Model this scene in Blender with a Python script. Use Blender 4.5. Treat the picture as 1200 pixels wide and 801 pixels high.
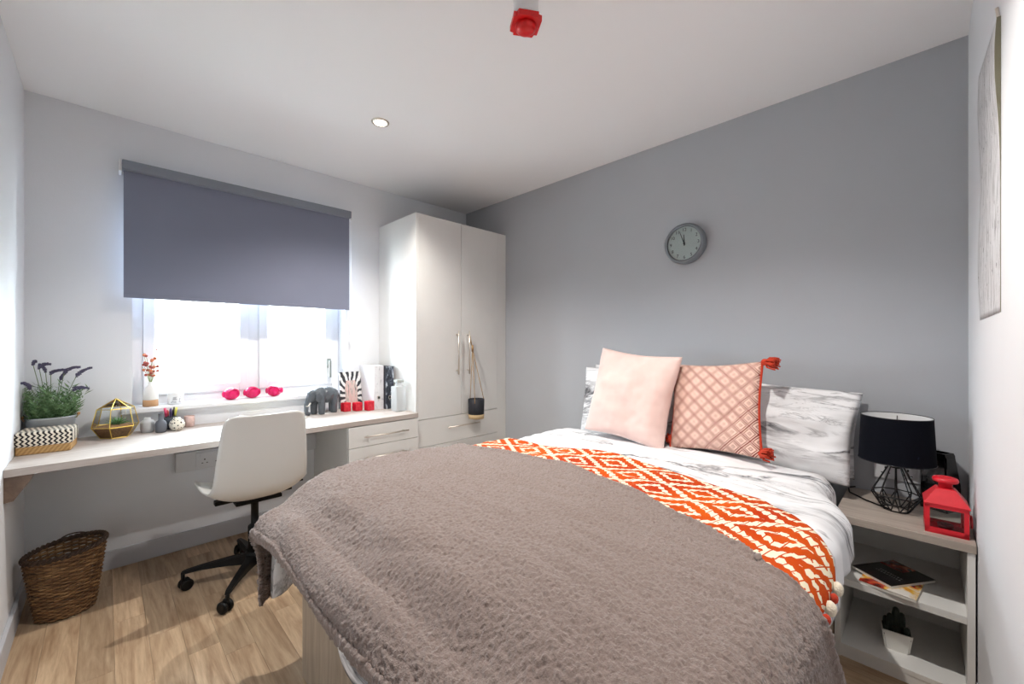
import bpy, bmesh, math, random
from mathutils import Vector, Matrix, noise
random.seed(7)
for o in list(bpy.data.objects): bpy.data.objects.remove(o)
scn = bpy.context.scene
COL = scn.collection
PI = math.pi

# ------------------------------------------------------------------ camera
cam_d = bpy.data.cameras.new('camera'); cam = bpy.data.objects.new('camera', cam_d); COL.objects.link(cam)
cam_d.sensor_width = 36.0; cam_d.lens = 480.0/1200.0*36.0
cam_d.shift_y = (401.5-400.5)/1200.0
cam_d.clip_start = 0.02
cam.location = (0, 0, 1.1925)
cam.rotation_euler = (PI/2, 0, -(PI/2-math.atan2(483, 480)))
scn.camera = cam

# ------------------------------------------------------------------ world, exposure
w = bpy.data.worlds.new('sky'); scn.world = w; w.use_nodes = True
bg = w.node_tree.nodes['Background']
bg.inputs['Color'].default_value = (0.78, 0.90, 1.0, 1); bg.inputs['Strength'].default_value = 22.0
scn.view_settings.view_transform = 'Standard'; scn.view_settings.look = 'None'
scn.view_settings.exposure = 0.42; scn.view_settings.gamma = 1.0
scn.view_settings.use_curve_mapping = False
SPOT_W = 76.0; SPOT_COL = (1.0, 0.955, 0.90)

# ------------------------------------------------------------------ room measures
XL, XR, YN, YW, ZC = -0.274, 2.404, -0.122, 3.03, 2.40     # left wall, bed-head wall, right wall, window wall, ceiling
HX, HY = 0.62, -1.45                                        # entrance passage behind the camera
WX0, WX1, WZ0, WZ1 = 0.105, 1.268, 0.835, 2.06              # window opening
DZ = 0.71                                                   # desk top

# daylight enters by the window only: a portal guides the sampling of the sky
pl = bpy.data.lights.new('window_portal', 'AREA'); pl.shape = 'RECTANGLE'; pl.size = WX1-WX0; pl.size_y = WZ1-WZ0
pl.cycles.is_portal = True
po = bpy.data.objects.new('window_portal', pl); COL.objects.link(po)
po.location = ((WX0+WX1)/2, YW+0.25, (WZ0+WZ1)/2); po.rotation_euler = (-PI/2, 0, 0)

# ------------------------------------------------------------------ helpers: meshes
def mesh_obj(name, bm, mat, parent=None, smooth=False, loc=None):
    me = bpy.data.meshes.new(name)
    bm.normal_update(); bm.to_mesh(me); bm.free()
    if smooth:
        for p in me.polygons: p.use_smooth = True
    o = bpy.data.objects.new(name, me); COL.objects.link(o)
    if mat: me.materials.append(mat)
    if parent: o.parent = parent
    if loc: o.location = loc
    return o
def tag(o, label=None, cat=None, group=None, kind=None):
    if label: o['label'] = label
    if cat: o['category'] = cat
    if group: o['group'] = group
    if kind: o['kind'] = kind
    return o
def thing(name, label, cat, loc=(0, 0, 0), rz=0, group=None, rot=None):
    o = bpy.data.objects.new(name, None); COL.objects.link(o)
    o.empty_display_size = 0.05
    o.location = loc; o.rotation_euler = rot if rot else (0, 0, rz)
    return tag(o, label, cat, group)
def box(bm, x0, x1, y0, y1, z0, z1, bev=0.0, mtx=None):
    b = bm if bev == 0 and mtx is None else bmesh.new()
    vs = [b.verts.new(p) for p in ((x0,y0,z0),(x1,y0,z0),(x1,y1,z0),(x0,y1,z0),(x0,y0,z1),(x1,y0,z1),(x1,y1,z1),(x0,y1,z1))]
    for f in ((3,2,1,0),(4,5,6,7),(0,1,5,4),(1,2,6,5),(2,3,7,6),(3,0,4,7)): b.faces.new([vs[i] for i in f])
    if b is not bm:
        if bev: bmesh.ops.bevel(b, geom=list(b.edges), offset=bev, segments=2, profile=0.6, affect='EDGES')
        merge(bm, b, mtx)
    return bm
def merge(bm, b, mtx=None):
    if mtx is not None: bmesh.ops.transform(b, matrix=mtx, verts=list(b.verts))
    me = bpy.data.meshes.new('tmp'); b.to_mesh(me); b.free()
    bm.from_mesh(me); bpy.data.meshes.remove(me)
def bx(*a, bev=0.0): return box(bmesh.new(), *a, bev=bev)
def lathe(prof, seg=32, bm=None, cx=0, cy=0, sx=1, sy=1, z0=0, cap0=True, cap1=True):
    bm = bm or bmesh.new()
    rings = []
    for r, z in prof:
        rings.append([bm.verts.new((cx+sx*r*math.cos(2*PI*k/seg), cy+sy*r*math.sin(2*PI*k/seg), z0+z)) for k in range(seg)])
    for a, b in zip(rings, rings[1:]):
        for k in range(seg):
            bm.faces.new((a[k], a[(k+1) % seg], b[(k+1) % seg], b[k]))
    if cap0: bm.faces.new(rings[0][::-1])
    if cap1: bm.faces.new(rings[-1])
    return bm
def tube(pts, r, seg=6, bm=None, closed=False, r1=None):
    bm = bm or bmesh.new()
    P = [Vector(p) for p in pts]; n = len(P); rings = []
    up = Vector((0, 0, 1)); last = None
    for i in range(n):
        if closed: d = P[(i+1) % n]-P[i-1]
        else: d = P[min(i+1, n-1)]-P[max(i-1, 0)]
        if d.length < 1e-9: d = Vector((0, 0, 1))
        d.normalize()
        if last is None:
            s = d.cross(up)
            if s.length < 0.05: s = d.cross(Vector((1, 0, 0)))
        else: s = last-d*last.dot(d)
        s.normalize(); last = s; t = d.cross(s)
        rr = r if r1 is None else r+(r1-r)*i/max(1, n-1)
        rings.append([bm.verts.new(P[i]+(s*math.cos(2*PI*k/seg)+t*math.sin(2*PI*k/seg))*rr) for k in range(seg)])
    m = n if closed else n-1
    for i in range(m):
        a, b = rings[i], rings[(i+1) % n]
        for k in range(seg): bm.faces.new((a[k], a[(k+1) % seg], b[(k+1) % seg], b[k]))
    if not closed:
        bm.faces.new(rings[0][::-1]); bm.faces.new(rings[-1])
    return bm
def ball(c, r, bm=None, sub=2, s=(1, 1, 1)):
    bm = bm or bmesh.new()
    bmesh.ops.create_icosphere(bm, subdivisions=sub, radius=r, matrix=Matrix.Translation(c) @ Matrix.Diagonal((*s, 1)))
    return bm
def prism(poly, y0, y1, bm=None, axis='y'):
    bm = bm or bmesh.new()
    def mp(p, t): return {'y': (p[0], t, p[1]), 'x': (t, p[0], p[1]), 'z': (p[0], p[1], t)}[axis]
    a = [bm.verts.new(mp(p, y0)) for p in poly]; b = [bm.verts.new(mp(p, y1)) for p in poly]
    bm.faces.new(a); bm.faces.new(b[::-1])
    n = len(poly)
    for i in range(n): bm.faces.new((a[(i+1) % n], a[i], b[i], b[(i+1) % n]))
    bmesh.ops.recalc_face_normals(bm, faces=list(bm.faces))
    return bm
def grid_obj(name, fn, nu, nv, mat, parent=None, uvfn=None, smooth=True, closed_u=False):
    vs = [fn(i/nu, j/nv) for j in range(nv+1) for i in range(nu+1)]
    fs = [(j*(nu+1)+i, j*(nu+1)+i+1, (j+1)*(nu+1)+i+1, (j+1)*(nu+1)+i) for j in range(nv) for i in range(nu)]
    me = bpy.data.meshes.new(name); me.from_pydata(vs, [], fs); me.update()
    uv = me.uv_layers.new(name='UVMap')
    for l in me.loops:
        k = l.vertex_index; i, j = k % (nu+1), k//(nu+1)
        uv.data[l.index].uv = uvfn(i/nu, j/nv) if uvfn else (i/nu, j/nv)
    if smooth:
        for p in me.polygons: p.use_smooth = True
    me.materials.append(mat)
    o = bpy.data.objects.new(name, me); COL.objects.link(o)
    if parent: o.parent = parent
    return o
def lerp_pts(pts):
    pts = sorted(pts)
    def f(x):
        if x <= pts[0][0]: return pts[0][1]
        for (a, fa), (b, fb) in zip(pts, pts[1:]):
            if x <= b:
                t = (x-a)/(b-a); t = t*t*(3-2*t)*0.4+t*0.6
                return fa+(fb-fa)*t
        return pts[-1][1]
    return f
def sstep(a, b, x):
    t = max(0, min(1, (x-a)/(b-a))); return t*t*(3-2*t)
def copy_tree(o, parent=None):
    c = o.copy(); COL.objects.link(c); c.parent = parent
    for ch in list(o.children): copy_tree(ch, c)
    return c

# ------------------------------------------------------------------ helpers: materials
def S(r, g, b):
    f = lambda c: (c/255/12.92) if c/255 <= 0.04045 else ((c/255+0.055)/1.055)**2.4
    return (f(r), f(g), f(b), 1)
class NT:
    def __init__(s, name):
        s.m = bpy.data.materials.new(name); s.m.use_nodes = True; s.t = s.m.node_tree
        s.b = s.t.nodes['Principled BSDF']; s.tc = None
    def n(s, typ, **kw):
        nd = s.t.nodes.new(typ)
        for k, v in kw.items(): setattr(nd, k, v)
        return nd
    def put(s, sock, v):
        if isinstance(v, bpy.types.NodeSocket): s.t.links.new(v, sock)
        elif v is not None: sock.default_value = v
    def coord(s, kind='Object', scale=(1, 1, 1), rot=(0, 0, 0), loc=(0, 0, 0)):
        if not s.tc: s.tc = s.n('ShaderNodeTexCoord')
        mp = s.n('ShaderNodeMapping'); s.put(mp.inputs['Vector'], s.tc.outputs[kind])
        mp.inputs['Scale'].default_value = scale; mp.inputs['Rotation'].default_value = rot; mp.inputs['Location'].default_value = loc
        return mp.outputs[0]
    def math(s, op, a, b=None, c=None, clamp=False):
        nd = s.n('ShaderNodeMath', operation=op, use_clamp=clamp)
        s.put(nd.inputs[0], a); s.put(nd.inputs[1], b); s.put(nd.inputs[2], c)
        return nd.outputs[0]
    def noise(s, vec, scale, detail=3, rough=0.55, dist=0.0):
        nd = s.n('ShaderNodeTexNoise'); s.put(nd.inputs['Vector'], vec)
        nd.inputs['Scale'].default_value = scale; nd.inputs['Detail'].default_value = detail
        nd.inputs['Roughness'].default_value = rough; nd.inputs['Distortion'].default_value = dist
        return nd.outputs[0]
    def sep(s, vec):
        nd = s.n('ShaderNodeSeparateXYZ'); s.put(nd.inputs[0], vec); return nd.outputs
    def ramp(s, fac, stops, interp='LINEAR'):
        nd = s.n('ShaderNodeValToRGB'); s.put(nd.inputs[0], fac); cr = nd.color_ramp; cr.interpolation = interp
        while len(cr.elements) > len(stops): cr.elements.remove(cr.elements[-1])
        while len(cr.elements) < len(stops): cr.elements.new(0.5)
        for e, (p, c) in zip(cr.elements, stops): e.position = p; e.color = c
        return nd.outputs[0]
    def mix(s, fac, a, b):
        nd = s.n('ShaderNodeMix', data_type='RGBA'); s.put(nd.inputs[0], fac); s.put(nd.inputs[6], a); s.put(nd.inputs[7], b)
        return nd.outputs[2]
    def bump(s, h, strength=0.3, dist=0.01):
        nd = s.n('ShaderNodeBump'); nd.inputs['Strength'].default_value = strength; nd.inputs['Distance'].default_value = dist
        s.put(nd.inputs['Height'], h); s.put(s.b.inputs['Normal'], nd.outputs[0])
    def col(s, v): s.put(s.b.inputs['Base Color'], v)
    def set(s, **kw):
        for k, v in kw.items(): s.put(s.b.inputs[k.replace('_', ' ')], v)
        return s
_mats = {}
def pmat(name, col, rough=0.5, metal=0.0, bump=None, var=None, stretch=(1, 1, 1), **kw):
    if name in _mats: return _mats[name]
    t = NT(name); t.set(Roughness=rough, Metallic=metal, **kw)
    if var:
        c = t.coord(scale=stretch); f = t.noise(c, var[0], 4)
        k = var[1]
        t.col(t.ramp(f, [(0.3, tuple(x*(1-k) for x in col[:3])+(1,)), (0.7, tuple(min(1, x*(1+k)) for x in col[:3])+(1,))]))
    else:
        t.col(col)
    if bump:
        c = t.coord(scale=stretch); t.bump(t.noise(c, bump[0], 3), bump[1], bump[2] if len(bump) > 2 else 0.003)
    _mats[name] = t.m
    return t.m

M_ceil = pmat('ceiling_paint', S(246, 246, 247), 0.9, bump=(180, 0.08))
M_wall = pmat('white_wall_paint', S(232, 234, 238), 0.85, bump=(220, 0.12), var=(3, 0.012))
M_grey = pmat('grey_wall_paint', S(178, 181, 186), 0.8, bump=(220, 0.12), var=(3, 0.015))
M_white = pmat('white_board', S(226, 225, 222), 0.38, bump=(90, 0.04), var=(6, 0.015))
M_whitetr = pmat('white_gloss_trim', S(232, 232, 234), 0.35, var=(5, 0.01))
M_base = pmat('skirting_paint', S(196, 198, 204), 0.5, var=(5, 0.015))
M_upvc = pmat('white_window_plastic', S(240, 241, 244), 0.3, var=(5, 0.01))
M_steel = pmat('brushed_steel', S(214, 206, 196), 0.38, 0.9, bump=(200, 0.05), stretch=(1, 1, 8))
M_black = pmat('black_plastic', S(10, 10, 11), 0.5, Specular_IOR_Level=0.25, bump=(300, 0.05))
M_chrome = pmat('chrome', S(190, 185, 182), 0.15, 1.0, var=(30, 0.05))
M_shell = pmat('chair_shell_white', S(222, 221, 217), 0.42, bump=(400, 0.05))
M_blkw = pmat('black_wire', S(16, 16, 18), 0.4, 0.3, var=(60, 0.1))
M_gold = pmat('gold_wire', S(226, 194, 96), 0.3, 1.0, var=(60, 0.08))
M_red = pmat('red_painted_metal', S(206, 30, 44), 0.35, bump=(200, 0.06), var=(25, 0.06))
M_redplast = pmat('red_plastic', S(214, 12, 16), 0.35, var=(30, 0.08))
M_soil = pmat('dark_soil', S(48, 36, 30), 0.95, bump=(180, 0.8, 0.006), var=(120, 0.4))
M_socket = pmat('socket_plastic', S(214, 215, 218), 0.35, var=(20, 0.01))
M_dark = pmat('hole_shade_and_dark_parts', S(25, 25, 28), 0.7, var=(40, 0.1))  # near-black: painted shade of the socket pin holes, also wicks and frame strut

def glass_mat(name, col=(1, 1, 1, 1), alpha=0.12, rough=0.02):
    m = bpy.data.materials.new(name); m.use_nodes = True; nt = m.node_tree
    nt.nodes.remove(nt.nodes['Principled BSDF']); out = nt.nodes['Material Output']
    tr = nt.nodes.new('ShaderNodeBsdfTransparent'); tr.inputs[0].default_value = col
    gl = nt.nodes.new('ShaderNodeBsdfGlossy'); gl.inputs['Roughness'].default_value = rough
    fr = nt.nodes.new('ShaderNodeLayerWeight'); fr.inputs['Blend'].default_value = alpha
    mx = nt.nodes.new('ShaderNodeMixShader')
    nt.links.new(fr.outputs['Fresnel'], mx.inputs[0]); nt.links.new(tr.outputs[0], mx.inputs[1]); nt.links.new(gl.outputs[0], mx.inputs[2])
    nt.links.new(mx.outputs[0], out.inputs[0])
    return m
M_pane = glass_mat('window_glass', (0.97, 0.985, 0.98, 1), 0.12)
M_glass = glass_mat('clear_glass', (0.95, 0.97, 0.97, 1), 0.25)

# wood laminate of the desk, bedside top and bed base
def wood_mat(name, c0, c1, axis='x', scale=1.0, rough=0.45, rnd=0.0):
    t = NT(name); st = {'x': (1.2, 14, 14), 'y': (14, 1.2, 14), 'z': (14, 14, 1.2)}[axis]
    c = t.coord(scale=tuple(k*scale for k in st))
    if rnd:
        oi = t.n('ShaderNodeObjectInfo')
        add = t.n('ShaderNodeVectorMath', operation='ADD'); cmb = t.n('ShaderNodeCombineXYZ')
        t.put(cmb.inputs[0], t.math('MULTIPLY', oi.outputs['Random'], 37.0)); t.put(cmb.inputs[1], t.math('MULTIPLY', oi.outputs['Random'], 91.0))
        t.put(add.inputs[0], c); t.put(add.inputs[1], cmb.outputs[0]); c = add.outputs[0]
    f1 = t.noise(c, 1.6, 5, 0.6, 1.2); f2 = t.noise(c, 6.0, 3, 0.6)
    f = t.math('ADD', t.math('MULTIPLY', f1, 0.7), t.math('MULTIPLY', f2, 0.3))
    colr = t.ramp(f, [(0.32, c0), (0.5, tuple((a+b)/2 for a, b in zip(c0, c1))), (0.68, c1)])
    if rnd:
        hs = t.n('ShaderNodeHueSaturation'); t.put(hs.inputs['Color'], colr)
        t.put(hs.inputs['Value'], t.math('ADD', 1-rnd/2, t.math('MULTIPLY', oi.outputs['Random'], rnd)))
        colr = hs.outputs[0]
    t.col(colr); t.set(Roughness=rough); t.bump(f2, 0.08, 0.002)
    return t.m
M_desk = wood_mat('grey_oak_laminate', S(168, 156, 148), S(198, 188, 181), 'x')
M_bedside = wood_mat('grey_oak_laminate_bedside', S(150, 138, 128), S(182, 171, 161), 'y')
M_bedwood = wood_mat('bed_base_oak_laminate', S(150, 136, 120), S(184, 171, 154), 'z')
M_floor = wood_mat('oak_plank', S(150, 120, 92), S(214, 188, 156), 'y', 1.0, 0.42, rnd=0.36)
M_cleat = wood_mat('brown_wood_cleat', S(96, 78, 66), S(130, 108, 92), 'y')

# ================================================================== THE SETTING
def struct(name, bm, mat, label, parent=None):
    o = mesh_obj(name, bm, mat, parent)
    return tag(o, label, None, None, 'structure')
T = 0.12
floor = struct('floor', bx(XL-T, XR+T, HY-T, YW+T, -0.12, -0.012), pmat('floor_screed', S(60, 50, 42), 0.9, var=(20, 0.1)), 'oak strip floor of the bedroom')
pw = 0.1; k = 0
x = XL
while x < XR-0.001:
    x1 = min(x+pw, XR)
    y = (HY if x < HX-0.02 else YN)-random.random()*0.5
    lim = HY if x < HX-0.02 else YN
    while y < YW:
        L = random.choice((0.42, 0.5, 0.58, 0.66, 0.74)); y1 = min(y+L, YW)
        ya = max(y, lim)
        if y1-ya > 0.03:
            o = mesh_obj('plank', bx(-(x1-x)/2+0.0004, (x1-x)/2-0.0004, -(y1-ya)/2+0.0004, (y1-ya)/2-0.0004, -0.012, 0), M_floor, floor)
            o.location = ((x+x1)/2, (ya+y1)/2, 0)
        y += L
    x = x1
struct('ceiling', bx(XL-T, XR+T, HY-T, YW+T, ZC, ZC+0.1), M_ceil, 'plain white ceiling')
struct('wall_left', bx(XL-T, XL, HY-T, YW+T, -0.01, ZC), M_wall, 'white wall at the end of the desk')
struct('wall_head', bx(XR, XR+T, YN-T, YW+T, -0.01, ZC), M_grey, 'grey painted wall behind the bed head')
struct('wall_right', bx(HX, XR, YN-T, YN, -0.01, ZC), M_wall, 'white wall beside the bedside unit')
struct('wall_hall_right', bx(HX, HX+T, HY, YN-T, -0.01, ZC), M_wall, 'white side wall of the entrance passage')
struct('wall_hall_end', bx(XL, HX+T, HY-T, HY, -0.01, ZC), M_wall, 'white end wall of the entrance passage')
b = bmesh.new()
WT = 0.26
box(b, XL, WX0, YW, YW+WT, -0.01, ZC); box(b, WX1, XR, YW, YW+WT, -0.01, ZC)
box(b, WX0, WX1, YW, YW+WT, -0.01, WZ0-0.026); box(b, WX0, WX1, YW, YW+WT, WZ1, ZC)
struct('wall_back', b, M_wall, 'white wall holding the window above the desk')
def skirting(name, x0, x1, y0, y1, label):
    b = bx(x0, x1, y0, y1, 0, 0.098, bev=0.003)
    return struct(name, b, M_base, label)
skirting('baseboard_back', XL+0.014, 1.05, YW-0.014, YW, 'pale grey skirting board under the desk')
skirting('baseboard_left', XL, XL+0.014, HY, YW, 'pale grey skirting board on the left wall')
skirting('baseboard_right', HX, XR, YN, YN+0.003, 'thin skirting board beside the bedside unit')

# window: frame, fixed pane on the left, casement on the right, mullion, sill
win = tag(thing('window_1', 'white plastic casement window over the desk', None, (WX0, YW, WZ0)), kind='structure')
WW, WH = WX1-WX0, WZ1-WZ0
FY0, FY1 = 0.135, 0.205
b = bmesh.new()
for a in ((0, 0.05, 0, WH), (WW-0.05, WW, 0, WH), (0.05, WW-0.05, 0, 0.05), (0.05, WW-0.05, WH-0.05, WH)):
    box(b, a[0], a[1], FY0, FY1, a[2], a[3], bev=0.004)
mesh_obj('frame', b, M_upvc, win)
MX = 0.60
mesh_obj('mullion', bx(MX-0.03, MX+0.03, FY0, FY1, 0.05, WH-0.05, bev=0.004), M_upvc, win)
for n, (s0, s1) in enumerate(((0.05, MX-0.03), (MX+0.03, WW-0.05))):
    b = bmesh.new(); q = 0.052; y0, y1 = FY0-0.012, FY1-0.012
    z0, z1 = 0.05, WH-0.05
    for a in ((s0, s0+q, z0, z1), (s1-q, s1, z0, z1), (s0+q, s1-q, z0, z0+q), (s0+q, s1-q, z1-q, z1)):
        box(b, a[0], a[1], y0, y1, a[2], a[3], bev=0.005)
    sash = mesh_obj('sash', b, M_upvc, win)
    mesh_obj('pane', bx(s0+q-0.004, s1-q+0.004, FY0+0.025, FY0+0.031, z0+q-0.004, z1-q+0.004), M_pane, sash)
    if n == 1:
        b = bx(s1-0.038, s1-0.014, y0-0.012, y0, 0.17, 0.24, bev=0.003)
        box(b, s1-0.034, s1-0.018, y0-0.034, y0-0.018, 0.10, 0.225, bev=0.004)
        box(b, s1-0.032, s1-0.020, y0-0.03, y0-0.008, 0.20, 0.22)
        mesh_obj('handle', b, pmat('handle_grey', S(150, 155, 150), 0.4, 0.6, var=(30, .05)), sash)
b = bx(-0.045, WW+0.045, -0.03, 0.0, -0.026, 0, bev=0.006); box(b, 0.002, WW-0.002, -0.004, FY0+0.002, -0.026, 0)
mesh_obj('window_sill', b, M_whitetr, win)

# outside: pale ground, neighbouring house, garden fence and a bare tree
M_out = pmat('pale_ground', S(196, 194, 188), 0.9, var=(1.5, 0.08), bump=(8, 0.3, 0.02))
tag(mesh_obj('ground_outside', bx(-14, 14, YW+T+0.2, 24, -0.4, -0.2), M_out), 'pale garden ground outside the window', None, None, 'structure')
hs = thing('neighbour_house', 'pale house with a low roof seen through the window', 'house', (1.6, 13.0, -0.2))
mesh_obj('wall', bx(-4.5, 6, 0, 6, 0, 2.75), pmat('pale_render', S(226, 224, 220), 0.9, var=(2, 0.04)), hs)
b = bmesh.new(); prism([(-0.5, 2.72), (3, 4.6), (6.5, 2.72), (6.5, 2.6), (-0.5, 2.6)], -4.9, 6.4, b, 'x')
mesh_obj('roof', b, pmat('grey_roof', S(150, 146, 142), 0.9, var=(6, 0.12)), hs)
mesh_obj('gutter', bx(-4.9, 6.4, -0.62, -0.5, 2.52, 2.66), pmat('gutter_grey', S(84, 84, 86), 0.6, var=(5, 0.05)), hs)
for xx in (-2.6, 0.2, 3.4):
    wf = mesh_obj('window', bx(xx-0.6, xx+0.6, -0.04, 0.02, 1.0, 2.1), M_upvc, hs)
    mesh_obj('pane', bx(xx-0.52, xx+0.52, -0.05, -0.03, 1.08, 2.02), pmat('far_pane', S(120, 128, 136), 0.15, var=(4, 0.1)), wf)
tr = thing('bare_tree', 'bare tree with pale branches standing outside the window', 'tree', (1.2, 7.6, -0.2))
b = bmesh.new(); rnd = random.Random(3)
def branch(p, d, r, n):
    pts = [p.copy()]
    for i in range(5):
        d = (d+Vector((rnd.uniform(-.22, .22), rnd.uniform(-.22, .22), rnd.uniform(-.05, .15)))).normalized()
        p = p+d*(0.16+0.1*n); pts.append(p.copy())
    tube(pts, r, 6, b, r1=r*0.55)
    if n > 0:
        for i in (2, 3, 4, 5):
            a = rnd.uniform(0, 6.28)
            branch(pts[i], (d+Vector((math.cos(a), math.sin(a), 0.25))*0.9).normalized(), r*0.5, n-1)
branch(Vector((0, 0, 0)), Vector((0.05, 0, 1)), 0.11, 3)
mesh_obj('trunk_and_branches', b, pmat('pale_bark', S(120, 112, 104), 0.95, bump=(30, 0.6, 0.02), var=(12, 0.2)), tr)
fc = thing('garden_fence', 'low pale board fence at the end of the garden', 'fence', (1.5, 10.4, -0.2))
for i in range(28):
    mesh_obj('board', bx(-4.2+i*0.3, -4.2+i*0.3+0.27, 0, 0.025, 0.05, 1.15), pmat('fence_board', S(168, 160, 148), 0.9, var=(5, 0.1), stretch=(6, 6, 1)), fc)
mesh_obj('rail', bx(-4.2, 4.2, 0.025, 0.07, 0.75, 0.83), pmat('fence_board', None), fc)

# ceiling downlights: the one in view, and its twin over the bed, above the frame (it lights the front of the bedside
# shelves past the edge of the bed, and throws the bedside unit's shadow on the right wall)
def downlight(x, y, label, power, lamp, lens):
    t = thing('ceiling_downlight', label, 'ceiling light', (x, y, ZC), group=None)
    mesh_obj('trim_ring', lathe([(0.032, -0.001), (0.036, -0.006), (0.046, -0.004), (0.048, 0.0)], 32, cap0=False, cap1=False), M_steel, t, True)
    e = NT('downlight_lens'); e.col((1, 0.95, 0.85, 1)); e.set(Emission_Color=(1, 0.9, 0.72, 1), Emission_Strength=14.0)
    mesh_obj(lens, lathe([(0.033, -0.004), (0.02, -0.006), (0.004, -0.0065)], 24), e.m, t, True)
    l = bpy.data.lights.new(lamp, 'SPOT'); l.energy = power; l.color = SPOT_COL; l.spot_size = math.radians(128); l.spot_blend = 0.8
    l.shadow_soft_size = 0.018
    o = bpy.data.objects.new(lamp, l); COL.objects.link(o); o.parent = t; o.location = (0, 0, -0.03)
    return t
downlight(1.07, 2.10, 'small round recessed spotlight in the ceiling in front of the window', SPOT_W, 'spot_lamp', 'lens')
downlight(1.07, 0.60, 'recessed spotlight in the ceiling above the bed', SPOT_W, 'spot_lamp_offscreen', 'lens_offscreen')

# fire alarm beacon with a red cover
t = thing('fire_alarm_beacon', 'white ceiling fire sensor with a square red cover', 'fire alarm', (1.02, 0.96, ZC), math.radians(-33))
mesh_obj('base', lathe([(0.05, 0.0), (0.05, -0.02), (0.043, -0.024), (0.043, -0.085), (0.046, -0.088), (0.046, -0.1), (0.04, -0.104)], 40), M_whitetr, t, True)
b = bmesh.new(); a = 0.048; n_ = 0.014
poly = [(-a+n_, -a), (a-n_, -a), (a-n_, -a+n_*0.7), (a, -a+n_), (a, a-n_), (a-n_*0.7, a-n_), (a-n_, a), (-a+n_, a), (-a+n_, a-n_*0.7), (-a, a-n_), (-a, -a+n_), (-a+n_*0.7, -a+n_)]
prism(poly, -0.126, -0.108, b, 'z')
cv = mesh_obj('red_cover', b, M_redplast, t)
mesh_obj('dome', lathe([(0.036, -0.125), (0.034, -0.138), (0.024, -0.146), (0.004, -0.149)], 28), M_redplast, cv, True)

# ================================================================== WARDROBE, DESK, DRAWERS
def bar_handle(name, p0, p1, parent, off, r=0.005):
    """bar between p0 and p1 (in the plane of a front), standing off by -off in y"""
    b = bmesh.new(); p0, p1 = Vector(p0), Vector(p1); d = (p1-p0).normalized()
    o = Vector((0, -off, 0))
    tube([p0+o, p1+o], r, 10, b)
    for q in (p0+d*0.03, p1-d*0.03): tube([q+Vector((0, 0.001, 0)), q+o], r*0.8, 8, b)
    return mesh_obj(name, b, M_steel, parent, True)
WY = 2.49; WA, WB, WC = 1.532, XR, 2.305
wd = thing('wardrobe', 'tall white two-door wardrobe with drawers in the room corner', 'wardrobe', (WA, WY, 0))
W_ = WB-WA-0.001; Wd = YW-WY-0.001; FX = WC-WA
b = bx(0, 0.018, 0.0, Wd, 0, 2.10, bev=0.001)
box(b, 0.018, W_, 0.02, Wd, 2.08, 2.10); box(b, FX, FX+0.018, 0.02, Wd, 0, 2.08); box(b, 0.018, FX, Wd-0.01, Wd, 0.0, 2.08)
box(b, 0.018, FX, 0.02, Wd-0.01, 0.06, 0.078)
mesh_obj('carcass', b, M_white, wd)
mesh_obj('filler_panel', bx(FX+0.001, W_, 0.003, 0.021, 0, 2.10, bev=0.001), M_white, wd)
mesh_obj('plinth', bx(0.018, FX, 0.03, 0.045, 0, 0.075), M_white, wd)
g = 0.0016; midx = (1.928-WA)
for x0, x1, hx in ((0.018+g, midx-g, midx-0.045), (midx+g, FX-g, midx+0.058)):
    d = mesh_obj('door', bx(x0, x1, 0.0, 0.018, 0.650+g, 2.099, bev=0.0012), M_white, wd)
    bar_handle('handle', (hx, 0, 0.955), (hx, 0, 1.285), d, 0.03)
for z0, z1 in ((0.455, 0.650), (0.265, 0.455), (0.08, 0.265)):
    d = mesh_obj('drawer', bx(0.018+g, FX-g, 0.0, 0.018, z0+g, z1-g, bev=0.0012), M_white, wd)
    bar_handle('handle', (0.255, 0, (z0+z1)/2+0.018), (0.56, 0, (z0+z1)/2+0.018), d, 0.03)

DY = 2.455
dk = thing('desk', 'long pale grey wooden worktop running along the wall under the window', 'desk', (XL, DY, 0))
mesh_obj('worktop', bx(0.0005, WA-XL-0.001, 0, YW-DY-0.0005, DZ-0.03, DZ, bev=0.0015), M_desk, dk)
b = prism([(0.0005, DZ-0.03), (0.075, DZ-0.03), (0.07, DZ-0.05), (0.025, DZ-0.125), (0.0005, DZ-0.13)], 0.01, YW-DY-0.002)
mesh_obj('wall_bracket', b, M_cleat, dk)
du = thing('drawer_unit', 'low white drawer unit with bar handles under the desk end', 'drawers', (1.044, 2.47, 0))
PW = WA-1.044-0.002; PD = YW-2.47-0.002; PH = DZ-0.03
b = bx(0, 0.018, 0, PD, 0, PH, bev=0.001); box(b, PW-0.018, PW, 0.0, PD, 0, PH); box(b, 0.018, PW-0.018, 0.02, PD, PH-0.018, PH); box(b, 0.018, PW-0.018, PD-0.008, PD, 0, PH-0.018)
mesh_obj('carcass', b, M_white, du)
mesh_obj('plinth', bx(0.018, PW-0.018, 0.04, 0.055, 0, 0.09), M_white, du)
for z0, z1 in ((0.547, PH-0.004), (0.407, 0.547), (0.25, 0.407), (0.092, 0.25)):
    d = mesh_obj('drawer', bx(0.002, PW-0.002, -0.018, -0.001, z0+g, z1-g, bev=0.0012), M_white, du)
    bar_handle('handle', (0.09, -0.018, (z0+z1)/2+0.0), (0.395, -0.018, (z0+z1)/2), d, 0.028)

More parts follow.
